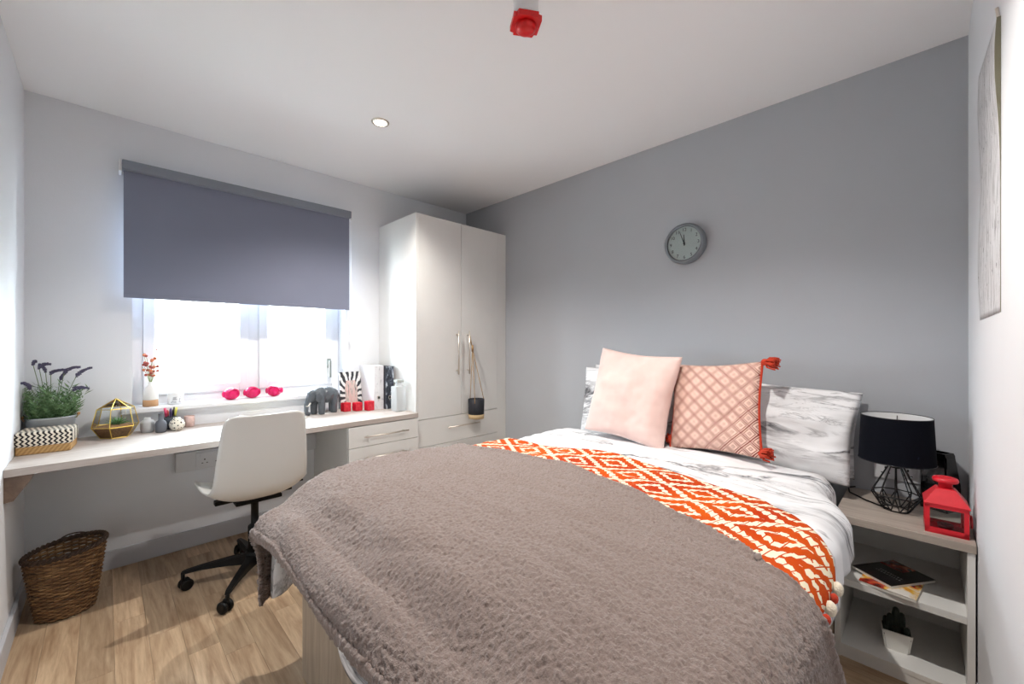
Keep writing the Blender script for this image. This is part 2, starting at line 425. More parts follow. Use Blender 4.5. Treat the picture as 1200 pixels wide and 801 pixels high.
# dado trunking with sockets under the desk
tk = thing('socket_trunking', 'white wall trunking with twin sockets under the desk', 'socket', (0.285, YW, 0.455))
mesh_obj('channel', bx(0, 0.757, -0.05, -0.0005, 0, 0.108, bev=0.002), M_socket, tk)
for x0 in (0.09, 0.54):
    pl_ = mesh_obj('socket_plate', bx(x0, x0+0.146, -0.058, -0.05, 0.010, 0.098, bev=0.002), M_socket, tk)
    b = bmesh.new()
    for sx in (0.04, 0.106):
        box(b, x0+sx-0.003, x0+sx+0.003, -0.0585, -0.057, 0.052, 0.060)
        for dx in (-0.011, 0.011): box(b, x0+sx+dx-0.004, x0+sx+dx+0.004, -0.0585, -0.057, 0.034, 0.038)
    tag(mesh_obj('pin_hole_shade', b, M_dark, pl_), kind='stuff')  # flat dark blocks on the plate, the shade of holes put into their colour
    for sx in (0.022, 0.124): mesh_obj('switch', bx(x0+sx-0.005, x0+sx+0.005, -0.061, -0.057, 0.072, 0.088, bev=0.001), M_socket, pl_)

# ================================================================== ROLLER BLIND
BX0, BX1, BZ0, BZ1, BY = 0.063, 1.272, 1.431, 2.148, 2.962
bl = thing('roller_blind', 'grey roller blind half lowered over the window', 'blind', (BX0, BY, BZ0))
BW = BX1-BX0; BH = BZ1-BZ0
M_blind = pmat('grey_blind_fabric', S(124, 128, 146), 0.85, bump=(700, 0.15, 0.001), var=(4, 0.02))
M_rail = pmat('grey_blind_rail', S(128, 134, 144), 0.45, var=(4, 0.02))
b = bx(0, BW, -0.03, 0.035, BH-0.05, BH, bev=0.006); mesh_obj('head_rail', b, M_rail, bl)
mesh_obj('fabric', bx(0.006, BW-0.006, 0.0, 0.002, 0.008, BH-0.03), M_blind, bl)
mesh_obj('bottom_bar', bx(0.006, BW-0.006, -0.002, 0.006, 0.0, 0.022, bev=0.002), M_blind, bl)
for x0 in (-0.012, BW+0.001): mesh_obj('bracket', bx(x0, x0+0.011, -0.02, YW-BY-0.001, BH-0.06, BH+0.002, bev=0.002), M_whitetr, bl)
b = bmesh.new()
for dx in (0.0, 0.012): tube([(BW+0.006+dx*0.4, -0.005+dx, BH-0.03), (BW+0.008+dx*.4, -0.005+dx, -0.17)], 0.0016, 6, b)
box(b, BW+0.003, BW+0.015, -0.008, 0.012, -0.20, -0.165, bev=0.003)
mesh_obj('pull_chain', b, M_whitetr, bl)

# ================================================================== BEDSIDE UNIT
NX, NY0, NY1, NZ = 1.99, -0.117, 0.243, 0.54
ns = thing('bedside_unit', 'white open bedside shelf unit with pale wooden top in the corner', 'bedside table', (NX, NY0, 0))
ND, NW = XR-NX-0.001, NY1-NY0
mesh_obj('top', bx(-0.006, ND, -0.002, NW, NZ-0.028, NZ, bev=0.0015), M_bedside, ns)
for y0 in (0, NW-0.018): mesh_obj('side_panel', bx(0, ND, y0, y0+0.018, 0, NZ-0.028, bev=0.001), M_white, ns)
mesh_obj('shelf', bx(0.006, ND, 0.018, NW-0.018, 0.272, 0.297, bev=0.001), M_white, ns)
mesh_obj('shelf', bx(0.004, ND, 0.018, NW-0.018, 0.032, 0.05, bev=0.001), M_white, ns)
mesh_obj('back_panel', bx(ND-0.008, ND, 0.018, NW-0.018, 0.05, NZ-0.028), M_white, ns)
mesh_obj('plinth', bx(0.006, 0.022, 0.018, NW-0.018, 0, 0.032), M_white, ns)
# wall socket behind the lamp
t = thing('wall_socket', 'white twin wall socket behind the black lamp', 'socket', (XR, 0.083, 0.65))
pt = mesh_obj('plate', bx(-0.009, -0.0005, -0.073, 0.073, -0.043, 0.043, bev=0.002), M_socket, t)
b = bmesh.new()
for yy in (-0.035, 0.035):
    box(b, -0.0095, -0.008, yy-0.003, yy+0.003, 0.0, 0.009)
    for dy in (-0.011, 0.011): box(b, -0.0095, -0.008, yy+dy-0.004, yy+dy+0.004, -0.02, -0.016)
tag(mesh_obj('pin_hole_shade', b, M_dark, pt), kind='stuff')  # no recess cut: shade of the pin slots painted as dark blocks
for yy in (-0.05, 0.05): mesh_obj('switch', bx(-0.012, -0.008, yy-0.005, yy+0.005, 0.018, 0.034, bev=0.001), M_socket, pt)

# ================================================================== BED
BDX0, BDY0, BDY1 = 0.50, 0.247, 1.57
bed = thing('double_bed', 'double bed with a grey oak base standing against the grey wall', 'bed', ((BDX0+XR)/2, (BDY0+BDY1)/2, 0))
hx, hy = (XR-BDX0)/2-0.0015, (BDY1-BDY0)/2
BH_ = 0.43
mesh_obj('foot_panel', bx(-hx, -hx+0.02, -hy, hy, 0, BH_, bev=0.0015), M_bedwood, bed)
for s in (-1, 1): mesh_obj('side_panel', bx(-hx+0.021, hx, min(s*hy, s*(hy-0.02)), max(s*hy, s*(hy-0.02)), 0, BH_, bev=0.0015), M_bedwood, bed)
mesh_obj('slat_deck', bx(-hx+0.02, hx, -hy+0.02, hy-0.02, BH_-0.03, BH_-0.01), M_bedwood, bed)
M_matt = pmat('white_mattress_cloth', S(225, 225, 224), 0.9, bump=(400, 0.2), var=(10, 0.02))
mt = mesh_obj('mattress', bx(BDX0+0.02, XR-0.02, BDY0+0.055, BDY1-0.015, BH_-0.01, 0.60, bev=0.03), M_matt)
tag(mt, 'white mattress lying under the bedding on the oak bed base', 'mattress')

# draped bedding: the cloth is laid out flat in (a, b) and falls over the foot and both long sides of the bed
X0C, R0 = 0.445, 0.05
def y_lo(a): return 0.245+0.085*sstep(1.70, 1.96, a)
def y_hi(a): return 1.60
def drape(a, b_, h, flare_near=0.17):
    yl, yh = y_lo(a), y_hi(a)
    dx = max(0.0, X0C-a)
    if b_ < yl: dy, sy = (yl-b_)*(1-0.42*sstep(1.55, 1.95, a)), -1
    elif b_ > yh: dy, sy = b_-yh, 1
    else: dy, sy = 0.0, 1
    cx, cy = max(a, X0C), min(max(b_, yl), yh)
    d = math.hypot(dx, dy)
    r = R0+0.025*(dy/(d+1e-6) if d > 0 else 0)
    R = r+h
    ux, uy = (-dx/d, sy*dy/d) if d > 1e-9 else (0, 0)
    q = R*PI/2
    if d < q:
        an = d/R; out = R*math.sin(an); down = R*(1-math.cos(an))
    else:
        out = R; down = R+(d-q)
        fl = (flare_near*(1-sstep(1.55, 1.85, a)) if sy < 0 else 0.05)*(dy/(d+1e-6))
        out += fl*(d-q)
        per = (a*(1 if dy > 0 else 0)+cy*(1 if dx > 0 else 0)) + 0.5*math.atan2(dx, dy+1e-6)
        out += min(1, (d-q)/0.18)*0.014*math.sin(per*19+1.0)*(1-sstep(1.6, 1.9, a))
    u = (cy-yl)/(yh-yl)
    dome = 0.014*math.sin(PI*min(1, max(0, u)))+0.03*math.exp(-((a-0.82)/0.42)**2)*(0.35+0.65*u)
    dome *= 1 if d == 0 else math.exp(-(d/0.12)**2)*0+1
    edge = sstep(0, 0.10, a-X0C) if dx == 0 else 0
    foot = 0.055*(max(0.0, 0.65-max(a, X0C))/0.205)**2
    far = 0.02*sstep(1.35, 1.62, cy)*sstep(0.75, 0.45, a) if a < 0.75 else 0.0
    z = 0.650+dome*edge+h-down-foot-far
    z += 0.006*noise.noise(Vector((a*3.1, b_*3.1, 1.7)))*(1 if d < 0.05 else 0.4)
    return Vector((cx+ux*out, cy+uy*out, max(z, 0.02)))
def cloth(name, a0, a1, b0, b1, na, nb, h, thick, mat, bumps=(), parent=None, edge_puff=0.0):
    V = []
    for j in range(nb+1):
        b_ = b0+(b1-b0)*j/nb; lo, hi = a0(b_), a1(b_)
        for i in range(na+1):
            a = lo+(hi-lo)*i/na
            hh = h
            if edge_puff:
                e = min(i/na*(hi-lo), (1-i/na)*(hi-lo), j/nb*(b1-b0), (1-j/nb)*(b1-b0))
                hh += edge_puff*math.exp(-((e-0.016)/0.010)**2)
            V.append((a, b_, drape(a, b_, hh)))
    n = na+1; out = []
    for j in range(nb+1):
        for i in range(n):
            p = V[j*n+i][2]
            if bumps:
                tu = V[j*n+min(i+1, na)][2]-V[j*n+max(i-1, 0)][2]
                tv = V[min(j+1, nb)*n+i][2]-V[max(j-1, 0)*n+i][2]
                nr = tu.cross(tv)
                if nr.length > 0: nr.normalize()
                a, b_ = V[j*n+i][:2]; k = 0
                for sc, amp, kind in bumps:
                    if kind == 'n': k += amp*noise.noise(Vector((a*sc, b_*sc, sc)))
                    elif kind == 'r': k += amp*(1-abs(noise.noise(Vector((a*sc, b_*sc*0.5, sc)))*2))
                    elif kind == 'w': k += amp*abs(noise.noise(Vector((a*sc*2.6, b_*sc*0.7, sc))))
                p = p+nr*k
            out.append(p)
    fs = [(j*n+i, j*n+i+1, (j+1)*n+i+1, (j+1)*n+i) for j in range(nb) for i in range(na)]
    me = bpy.data.meshes.new(name); me.from_pydata([tuple(p) for p in out], [], fs); me.update()
    uv = me.uv_layers.new(name='UVMap')
    d = [0.0]*(2*len(me.loops))
    for l in me.loops:
        a, b_, _ = V[l.vertex_index]; d[2*l.index] = a; d[2*l.index+1] = b_
    uv.data.foreach_set('uv', d)
    me.polygons.foreach_set('use_smooth', [True]*len(me.polygons))
    me.materials.append(mat)
    o = bpy.data.objects.new(name, me); COL.objects.link(o)
    if parent: o.parent = parent
    so = o.modifiers.new('thickness', 'SOLIDIFY'); so.thickness = thick; so.offset = -1
    return o

# white cotton printed with dark marble veins
def marble_mat(name, kind='UV', sc=(1, 1, 1), rot=(0, 0, 0), bold=1.0):
    t = NT(name); c = t.coord(kind, scale=sc, rot=rot)
    n1 = t.noise(c, 1.5, 6, 0.62, 0.9)
    v1 = t.math('ABSOLUTE', t.math('SUBTRACT', n1, 0.5))
    n2 = t.noise(c, 3.3, 6, 0.65, 1.4)
    v2 = t.math('ABSOLUTE', t.math('SUBTRACT', n2, 0.47))
    msk = t.noise(c, 1.2, 2); msk2 = t.noise(c, 2.0, 2, 0.5, 0.3)
    a1 = t.math('MULTIPLY', t.ramp(v1, [(0.0, (1, 1, 1, 1)), (0.013*bold, (0.6, 0.6, 0.6, 1)), (0.035*bold, (0, 0, 0, 1))]), t.ramp(msk, [(0.40, (0, 0, 0, 1)), (0.56, (1, 1, 1, 1))]))
    a2 = t.math('MULTIPLY', t.ramp(v2, [(0.0, (0.7, 0.7, 0.7, 1)), (0.02, (0.2, 0.2, 0.2, 1)), (0.07, (0, 0, 0, 1))]), t.ramp(msk2, [(0.50, (0, 0, 0, 1)), (0.62, (1, 1, 1, 1))]))
    cl = t.ramp(t.noise(c, 2.2, 4), [(0.45, (0, 0, 0, 1)), (0.75, (0.22, 0.22, 0.22, 1))])
    f = t.math('MAXIMUM', t.math('MAXIMUM', a1, a2), cl)
    t.col(t.mix(f, S(236, 236, 238), S(62, 62, 68))); t.set(Roughness=0.85, Sheen_Weight=0.1)
    cb = t.coord('Object'); t.bump(t.noise(cb, 500, 2), 0.1, 0.001)
    return t.m
M_marble = marble_mat('marble_print_cotton', 'UV', (2.6, 0.75, 1), (0, 0, 0.35))
dv = cloth('duvet', lambda b_: X0C-0.175+0.15*sstep(0.9, 1.3, b_), lambda b_: 2.09, y_lo(0.6)-0.185, 1.60+0.36, 120, 150, 0.0, 0.022, M_marble,
           bumps=((3.2, 0.010, 'n'), (5.0, 0.013, 'w'), (14, 0.002, 'n')))
tag(dv, 'white duvet printed with dark marble veins spread over the bed', 'duvet')

# orange and white ikat throw
t = NT('orange_ikat_weave'); uvs = t.sep(t.coord('UV'))
def frac_tri(v, per, ph=0.0):          # triangle wave 0..1
    k = t.math('FRACT', t.math('ADD', t.math('MULTIPLY', v, 1.0/per), ph)); return t.math('ABSOLUTE', t.math('SUBTRACT', t.math('MULTIPLY', k, 2.0), 1.0))
saw = t.math('MULTIPLY', frac_tri(uvs[1], 0.020), 0.09)
tx = frac_tri(uvs[0], 0.19, 0.3); ty = frac_tri(uvs[1], 0.27)
dsum = t.math('ADD', t.math('ADD', tx, ty), saw)
dd = t.math('SUBTRACT', 1.0, t.math('ABSOLUTE', t.math('SUBTRACT', dsum, 1.05)))          # 0 in the diamond centres, 1 on the lattice
white1 = t.math('MAXIMUM', t.math('GREATER_THAN', dd, 0.86), t.math('LESS_THAN', t.math('ABSOLUTE', t.math('SUBTRACT', dd, 0.42)), 0.10))
dash = t.math('GREATER_THAN', frac_tri(t.math('ADD', uvs[1], t.math('MULTIPLY', uvs[0], 0.35)), 0.026), 0.13)
nz = t.noise(t.coord('UV'), 60, 2)
wfac = t.math('MULTIPLY', t.math('MULTIPLY', white1, dash), t.math('GREATER_THAN', nz, 0.33))
orange = t.ramp(t.noise(t.coord('UV'), 5, 3), [(0.35, S(184, 54, 8)), (0.65, S(212, 90, 12))])
t.col(t.mix(wfac, orange, S(244, 232, 206))); t.set(Roughness=0.9, Specular_IOR_Level=0.2)
t.bump(t.math('ADD', t.math('MULTIPLY', wfac, 1.0), t.noise(t.coord('UV', scale=(400, 400, 1)), 1, 2)), 0.6, 0.004)
M_ikat = t.m
up = lerp_pts([(2.0, 1.56), (1.504, 1.58), (0.991, 1.665), (0.643, 1.61), (0.402, 1.556), (0.298, 1.49), (0.2, 1.40), (0.13, 1.31), (0.0, 1.2)])
thr = cloth('ikat_throw', lambda b_: up(b_)-0.62, up, 0.245-0.125, 1.60+0.16, 60, 160, 0.012, 0.006, M_ikat, bumps=((3.2, 0.010, 'n'), (5.0, 0.013, 'w')))
tag(thr, 'orange and white diamond-patterned throw laid across the bed', 'throw blanket')
M_pom = pmat('cream_yarn', S(240, 228, 206), 0.95, bump=(250, 0.8, 0.004), var=(40, 0.05))
M_redyarn = pmat('red_orange_yarn', S(196, 62, 36), 0.95, bump=(250, 0.8, 0.004), var=(60, 0.15))
for i in range(4):
    a = up(0.12)-0.02-i*0.055
    p = drape(a, 0.245-0.130, 0.016)
    bb = ball((0, 0, 0), 0.016 if i % 2 == 0 else 0.011, sub=2, s=(1, 0.8, 1.1))
    o = mesh_obj('tassel', bb, M_pom if i % 2 == 0 else M_redyarn, thr, True); o.location = p+Vector((0, -0.004, -0.008))

# grey-brown fleece blanket
t = NT('taupe_fleece'); c = t.coord('UV')
f1 = t.noise(c, 130, 3, 0.6); f2 = t.noise(c, 4, 3)
colr = t.ramp(f1, [(0.30, S(120, 105, 99)), (0.52, S(133, 117, 110)), (0.72, S(144, 128, 121))])
t.col(t.mix(t.math('MULTIPLY', f2, 0.25), colr, S(128, 112, 107))); t.set(Roughness=1.0, Sheen_Weight=0.25, Sheen_Roughness=0.6)
t.bump(t.noise(c, 170, 2, 0.6), 0.7, 0.006)
M_fleece = t.m
top_e = lerp_pts([(2.0, 1.25), (1.54, 1.265), (1.01, 1.325), (0.70, 1.258), (0.47, 1.18), (0.324, 1.135), (0.237, 1.07), (0.10, 1.04), (-0.2, 1.06)])
flc = cloth('fleece_blanket', lambda b_: X0C-0.135-0.010*math.sin(b_*7+1), top_e, 0.245-0.46, 1.60+0.43, 270, 590, 0.034, 0.012, M_fleece,
            bumps=((150, 0.0055, 'n'), (80, 0.0022, 'n'), (3.2, 0.010, 'n'), (5.0, 0.013, 'w')), edge_puff=0.007)
tag(flc, 'grey-brown fleece blanket covering the foot half of the bed', 'blanket')

# ------------------------------------------------------------------ pillows and cushions (front faces -x)
def pillow_mesh(name, w_, h_, th, mat, parent=None, pinch=0.10, seed=0, wr=0.006, n=36, sag=0.0):
    vs, fs, uvl = [], [], []
    def pt(u, v, s):
        x = w_/2*u*(1-pinch*(1-v*v)**1.5*abs(u)**3); z = h_/2*v*(1-pinch*(1-u*u)**1.5*abs(v)**3)
        k = max(0, (1-u*u)*(1-v*v))
        y = s*th/2*k**0.42
        q = noise.noise(Vector((u*2.2+seed, v*2.2, s*3.0)))*wr*2*k**0.25 + noise.noise(Vector((u*6+seed, v*6, s)))*wr*k**0.3
        z -= sag*(1-abs(u))*0.3
        return (x, y+s*q, z+h_/2)
    for s in (-1, 1):
        for j in range(n+1):
            for i in range(n+1):
                u, v = -1+2*i/n, -1+2*j/n
                u = math.sin(u*PI/2)*0.35+u*0.65; v = math.sin(v*PI/2)*0.35+v*0.65
                vs.append(pt(u, v, s)); uvl.append(((u+1)/2, (v+1)/2))
    N = (n+1)**2
    for s in (0, 1):
        for j in range(n):
            for i in range(n):
                q = [s*N+j*(n+1)+i, s*N+j*(n+1)+i+1, s*N+(j+1)*(n+1)+i+1, s*N+(j+1)*(n+1)+i]
                fs.append(q if s == 0 else q[::-1])
    me = bpy.data.meshes.new(name); me.from_pydata(vs, [], fs)
    uv = me.uv_layers.new(name='UVMap')
    for l in me.loops: uv.data[l.index].uv = uvl[l.vertex_index]
    bmm = bmesh.new(); bmm.from_mesh(me); bmesh.ops.remove_doubles(bmm, verts=list(bmm.verts), dist=1e-5); bmm.to_mesh(me); bmm.free()
    for p in me.polygons: p.use_smooth = True
    me.materials.append(mat)
    o = bpy.data.objects.new(name, me); COL.objects.link(o)
    if parent: o.parent = parent
    return o
M_marble_p = marble_mat('marble_print_pillowcase', 'UV', (0.7, 1.9, 1), (0, 0, -0.12), 1.6)
def pillow(name, y, x, z, tilt, roll, label, seed, w_=0.72, h_=0.47, th=0.13):
    o = pillow_mesh(name, w_, h_, th, M_marble_p, None, 0.045, seed, 0.009, sag=0.03)
    o.location = (x, y, z); o.rotation_euler = (math.radians(tilt), math.radians(roll), -PI/2)
    return tag(o, label, 'pillow', 'marble-print pillows at the bed head')
pillow('bed_pillow', 1.24, 2.342, 0.606, -2, 2, 'white marble-print pillow standing against the wall behind the pink cushion, rear of two', 1.0, 0.69, 0.43, 0.10)
pillow('bed_pillow', 1.235, 2.172, 0.61, -11, -1.5, 'white marble-print pillow leaning directly behind the pink cushion, front of two', 4.0, 0.66, 0.44)
pillow('bed_pillow', 0.55, 2.342, 0.612, -2, 4, 'white marble-print pillow standing against the wall near the lamp, rear of two', 7.0, 0.67, 0.385, 0.10)
pillow('bed_pillow', 0.555, 2.178, 0.625, -11, 5, 'white marble-print pillow leaning near the lamp beside the orange cushion, front of two', 11.0, 0.68, 0.395, 0.13)

t = NT('pale_pink_velvet'); t.col(t.ramp(t.noise(t.coord(), 6, 3), [(0.3, S(218, 186, 178)), (0.7, S(230, 202, 194))]))
t.set(Roughness=0.8, Sheen_Weight=0.5, Sheen_Roughness=0.4); t.bump(t.noise(t.coord(), 300, 2), 0.15, 0.002); M_pink = t.m
pk = pillow_mesh('pink_cushion', 0.49, 0.49, 0.15, M_pink, None, 0.07, 21.0, 0.008)
pk.location = (1.975, 1.155, 0.668); pk.rotation_euler = (math.radians(-14), math.radians(5), -PI/2-0.06)
tag(pk, 'plain pale pink square cushion propped on the pillows', 'cushion')

t = NT('red_diamond_cushion_print'); uvs = t.sep(t.coord('UV'))
def tri(v, per, ph=0.0):
    k = t.math('FRACT', t.math('ADD', t.math('MULTIPLY', v, 1.0/per), ph)); return t.math('ABSOLUTE', t.math('SUBTRACT', t.math('MULTIPLY', k, 2.0), 1.0))
d1 = t.math('ADD', tri(uvs[0], 0.166), tri(uvs[1], 0.155))
dd = t.math('SUBTRACT', 1.0, t.math('ABSOLUTE', t.math('SUBTRACT', d1, 1.0)))          # 0 at the diamond centres, 1 along the lattice
l1 = t.math('GREATER_THAN', dd, 0.91)
l2 = t.math('LESS_THAN', t.math('ABSOLUTE', t.math('SUBTRACT', dd, 0.68)), 0.06)
core = t.math('LESS_THAN', t.math('ABSOLUTE', t.math('SUBTRACT', dd, 0.22)), 0.07)
f = t.math('MAXIMUM', t.math('MAXIMUM', l1, l2), t.math('MULTIPLY', core, 0.7))
t.col(t.mix(f, S(240, 208, 192), S(118, 24, 16))); t.set(Roughness=0.9, Specular_IOR_Level=0.2); t.bump(t.noise(t.coord(), 350, 2), 0.15, 0.001); M_cush = t.m
oc = thing('patterned_cushion', 'red diamond-patterned square cushion with orange tassels', 'cushion', (2.03, 0.703, 0.676))
oc.rotation_euler = (math.radians(-14), math.radians(-4), -PI/2-0.05)
pillow_mesh('cover', 0.415, 0.43, 0.12, M_cush, oc, 0.06, 31.0, 0.006)
b = bmesh.new(); hw = 0.2075; hv = 0.215
pts = []
for s in range(-12, 13):
    v = s/12; pts.append((hw*(1-0.06*(1-v*v)**1.5), 0, hv*v+hv))
tube(pts, 0.006, 8, b); mesh_obj('side_piping', b, M_redyarn, oc, True)
mesh_obj('side_piping', tube([(-q[0], q[1], q[2]) for q in pts], 0.006, 8), M_redyarn, oc, True)
def tassel(parent, p, d, L=0.07):
    b = bmesh.new(); d = Vector(d).normalized(); p = Vector(p)
    ball(p+d*0.012, 0.016, b, 2)
    r_ = random.Random(5)
    s = d.cross(Vector((0, 1, 0))).normalized(); q = d.cross(s)
    for i in range(46):
        an = r_.uniform(0, 2*PI); sp = r_.uniform(0.0, 1.0)**0.5*0.028
        e = p+d*(L*r_.uniform(0.8, 1.05))+(s*math.cos(an)+q*math.sin(an))*sp
        m = p+d*L*0.45+(s*math.cos(an)+q*math.sin(an))*sp*0.85
        tube([p+d*0.01, m, e], 0.0035, 5, b)
    return mesh_obj('tassel', b, M_redyarn, parent, True)
tassel(oc, (hw, 0, 2*hv), (0.9, -0.2, -0.25)); tassel(oc, (hw-0.005, -0.01, 0.02), (0.85, -0.35, -0.05), 0.055)
tassel(oc, (-hw, 0, 2*hv), (-0.25, 0.55, -0.6), 0.05); tassel(oc, (-hw, 0, 0.03), (-0.3, 0.6, 0.3), 0.045)

# ================================================================== DESK CHAIR
ch = thing('desk_chair', 'white plastic shell swivel chair on a black castor base', 'chair', (0.545, 2.42, 0))
prof = [(0.245, 0.425), (0.235, 0.442), (0.19, 0.446), (0.10, 0.436), (0.0, 0.428), (-0.08, 0.428), (-0.135, 0.445), (-0.172, 0.49), (-0.19, 0.56), (-0.202, 0.65), (-0.214, 0.74), (-0.226, 0.815), (-0.234, 0.855)]
wid = [0.205, 0.215, 0.222, 0.225, 0.225, 0.222, 0.215, 0.205, 0.197, 0.19, 0.182, 0.172, 0.155]
curl = [0.01, 0.02, 0.04, 0.055, 0.065, 0.07, 0.065, 0.05, 0.035, 0.025, 0.02, 0.016, 0.012]
nU, nV = 24, 48
def cat(arr, t_):
    x_ = t_*(len(arr)-1); i = min(int(x_), len(arr)-2); f_ = x_-i
    g_ = lambda k: arr[max(0, min(len(arr)-1, k))]
    p0, p1, p2, p3 = g_(i-1), g_(i), g_(i+1), g_(i+2)
    c_ = lambda a, b_, c, d: 0.5*((2*b_)+(-a+c)*f_+(2*a-5*b_+4*c-d)*f_*f_+(-a+3*b_-3*c+d)*f_**3)
    if isinstance(p1, tuple): return tuple(c_(*q) for q in zip(p0, p1, p2, p3))
    return c_(p0, p1, p2, p3)
def shell(u, v):
    y, z = cat(prof, v); w_ = cat(wid, v); cu = cat(curl, v)
    y2, z2 = cat(prof, min(1, v+0.01)); y1_, z1_ = cat(prof, max(0, v-0.01))
    ty, tz = y2-y1_, z2-z1_; L = math.hypot(ty, tz); ny, nz_ = tz/L, -ty/L      # inner side (up on the seat, forward on the back)
    s = 2*u-1
    v0 = 1-0.70/12; rc = 0.0
    if v > v0: q = (v-v0)/(1-v0); rc = 0.048*(1-math.sqrt(max(0, 1-q*q)))
    if v < 0.16: q = (0.16-v)/0.16; rc = 0.075*(1-math.sqrt(max(0, 1-q*q)))
    k = abs(s)**3.0
    return (s*(w_-rc), y+ny*cu*k, z+nz_*cu*k)
def shell_v(u, v): return shell(u, v+0.16*math.sin(2*PI*v)/(2*PI)*-0.9)
sh = grid_obj('seat_shell', shell_v, nU, 90, M_shell, ch)
so = sh.modifiers.new('thickness', 'SOLIDIFY'); so.thickness = 0.008; so.offset = 0
b = bx(-0.10, 0.10, -0.10, 0.11, 0.405, 0.424, bev=0.005); box(b, -0.17, 0.17, -0.02, 0.02, 0.405, 0.426, bev=0.004)
mesh_obj('seat_support', b, M_black, ch)
b = tube([(0.05, 0.03, 0.405), (0.15, 0.03, 0.412), (0.21, 0.02, 0.432)], 0.005, 8); box(b, 0.19, 0.235, 0.008, 0.032, 0.43, 0.438, bev=0.002)
mesh_obj('tilt_lever', b, M_black, ch)
mesh_obj('gas_column', lathe([(0.03, 0.085), (0.03, 0.26), (0.026, 0.265), (0.017, 0.27), (0.017, 0.385), (0.03, 0.388), (0.03, 0.408)], 24), M_black, ch, True)
mesh_obj('hub', lathe([(0.03, 0.075), (0.045, 0.08), (0.045, 0.125), (0.034, 0.135)], 24), M_black, ch, True)
for i, ang in enumerate((161, 237, 309, 21, 92)):
    a = math.radians(ang); M = Matrix.Rotation(a, 4, 'Z')
    b = bmesh.new(); sec = [(0.03, 0.026, 0.075, 0.125), (0.12, 0.022, 0.085, 0.118), (0.22, 0.017, 0.088, 0.108), (0.285, 0.014, 0.082, 0.098), (0.302, 0.010, 0.078, 0.092)]
    rg = [[b.verts.new((x_, -h_, z0)) for _ in (0,)]+[b.verts.new((x_, h_, z0)), b.verts.new((x_, h_*0.75, z1)), b.verts.new((x_, -h_*0.75, z1))] for x_, h_, z0, z1 in sec]
    for p, q in zip(rg, rg[1:]):
        for k_ in range(4): b.faces.new((p[k_], p[(k_+1) % 4], q[(k_+1) % 4], q[k_]))
    b.faces.new(rg[0][::-1]); b.faces.new(rg[-1])
    bmesh.ops.recalc_face_normals(b, faces=list(b.faces))
    bmesh.ops.bevel(b, geom=list(b.edges), offset=0.003, segments=2, affect='EDGES')
    bmesh.ops.transform(b, matrix=M, verts=list(b.verts))
    lg = mesh_obj('leg', b, M_black, ch)
    b = tube([(0.295, 0, 0.085), (0.295, 0, 0.05)], 0.008, 10)
    cs = 0.295
    for s in (-1, 1):
        w_ = lathe([(0.010, -0.008), (0.022, -0.009), (0.0265, -0.005), (0.0265, 0.005), (0.022, 0.009), (0.010, 0.008)], 24)
        merge(b, w_, Matrix.Translation((cs-0.012, s*0.014, 0.0268)) @ Matrix.Rotation(PI/2, 4, 'X'))
    box(b, cs-0.02, cs+0.006, -0.006, 0.006, 0.026, 0.058)
    bmesh.ops.transform(b, matrix=M @ Matrix.Translation((cs, 0, 0)) @ Matrix.Rotation(0.5*i+0.6, 4, 'Z') @ Matrix.Translation((-cs, 0, 0)), verts=list(b.verts))
    mesh_obj('castor', b, M_black if i != 1 else M_black, lg, True)

# ================================================================== ON THE BEDSIDE UNIT
# table lamp: wire cage base, black drum shade
LX, LY = 2.195, 0.078
lp = thing('table_lamp', 'black table lamp with a drum shade on a wire cage base', 'lamp', (LX, LY, NZ))
b = bmesh.new(); n = 10
def rg(r, z, n, ph=0): return [Vector((r*math.cos(2*PI*(k+ph)/n), r*math.sin(2*PI*(k+ph)/n), z)) for k in range(n)]
top_, wide, low = rg(0.016, 0.185, n), rg(0.074, 0.062, n), rg(0.04, 0.003, n, 0.5)
for k in range(n):
    tube([top_[k], wide[k]], 0.0021, 6, b); tube([wide[k], low[k]], 0.0021, 6, b); tube([wide[k], low[k-1]], 0.0021, 6, b)
    if k % 2 == 0: tube([rg(0.05, 0.035, n, 0.5)[k]*1.0, wide[k]], 0.0021, 6, b)
tube(wide, 0.0023, 6, b, closed=True); tube(low, 0.0025, 6, b, closed=True); tube(rg(0.016, 0.185, 16), 0.003, 6, b, closed=True)
tube(rg(0.056, 0.03, n, 0.5), 0.0019, 6, b, closed=True)
mesh_obj('wire_base', b, M_blkw, lp)
mesh_obj('lamp_holder', lathe([(0.017, 0.165), (0.019, 0.18), (0.019, 0.20), (0.013, 0.205), (0.013, 0.24)], 20), M_black, lp, True)
t = NT('black_shade_cloth'); t.col(t.ramp(t.noise(t.coord(scale=(1, 1, 4)), 220, 2), [(0.3, S(6, 7, 12)), (0.7, S(14, 16, 26))])); t.set(Roughness=0.9, Specular_IOR_Level=0.1); t.bump(t.noise(t.coord(scale=(1, 1, 3)), 500, 2), 0.3, 0.001)
b = lathe([(0.113, 0.193), (0.105, 0.366)], 64, cap0=False, cap1=False)
sh_ = mesh_obj('lamp_shade', b, t.m, lp, True)
M_lin = pmat('white_shade_lining', S(232, 232, 232), 0.8, var=(30, 0.02))
mesh_obj('shade_lining', lathe([(0.1115, 0.194), (0.1035, 0.365)], 64, cap0=False, cap1=False), M_lin, sh_, True)
b = bmesh.new(); tube(rg(0.113, 0.193, 48), 0.0016, 6, b, closed=True); tube(rg(0.105, 0.366, 48), 0.0016, 6, b, closed=True)
for k in range(3): tube([(0.014, 0, 0.245), rg(0.104, 0.355, 3)[k]], 0.0014, 5, b)
tube(rg(0.014, 0.245, 12), 0.002, 5, b, closed=True)
mesh_obj('shade_ring', b, M_blkw, sh_)
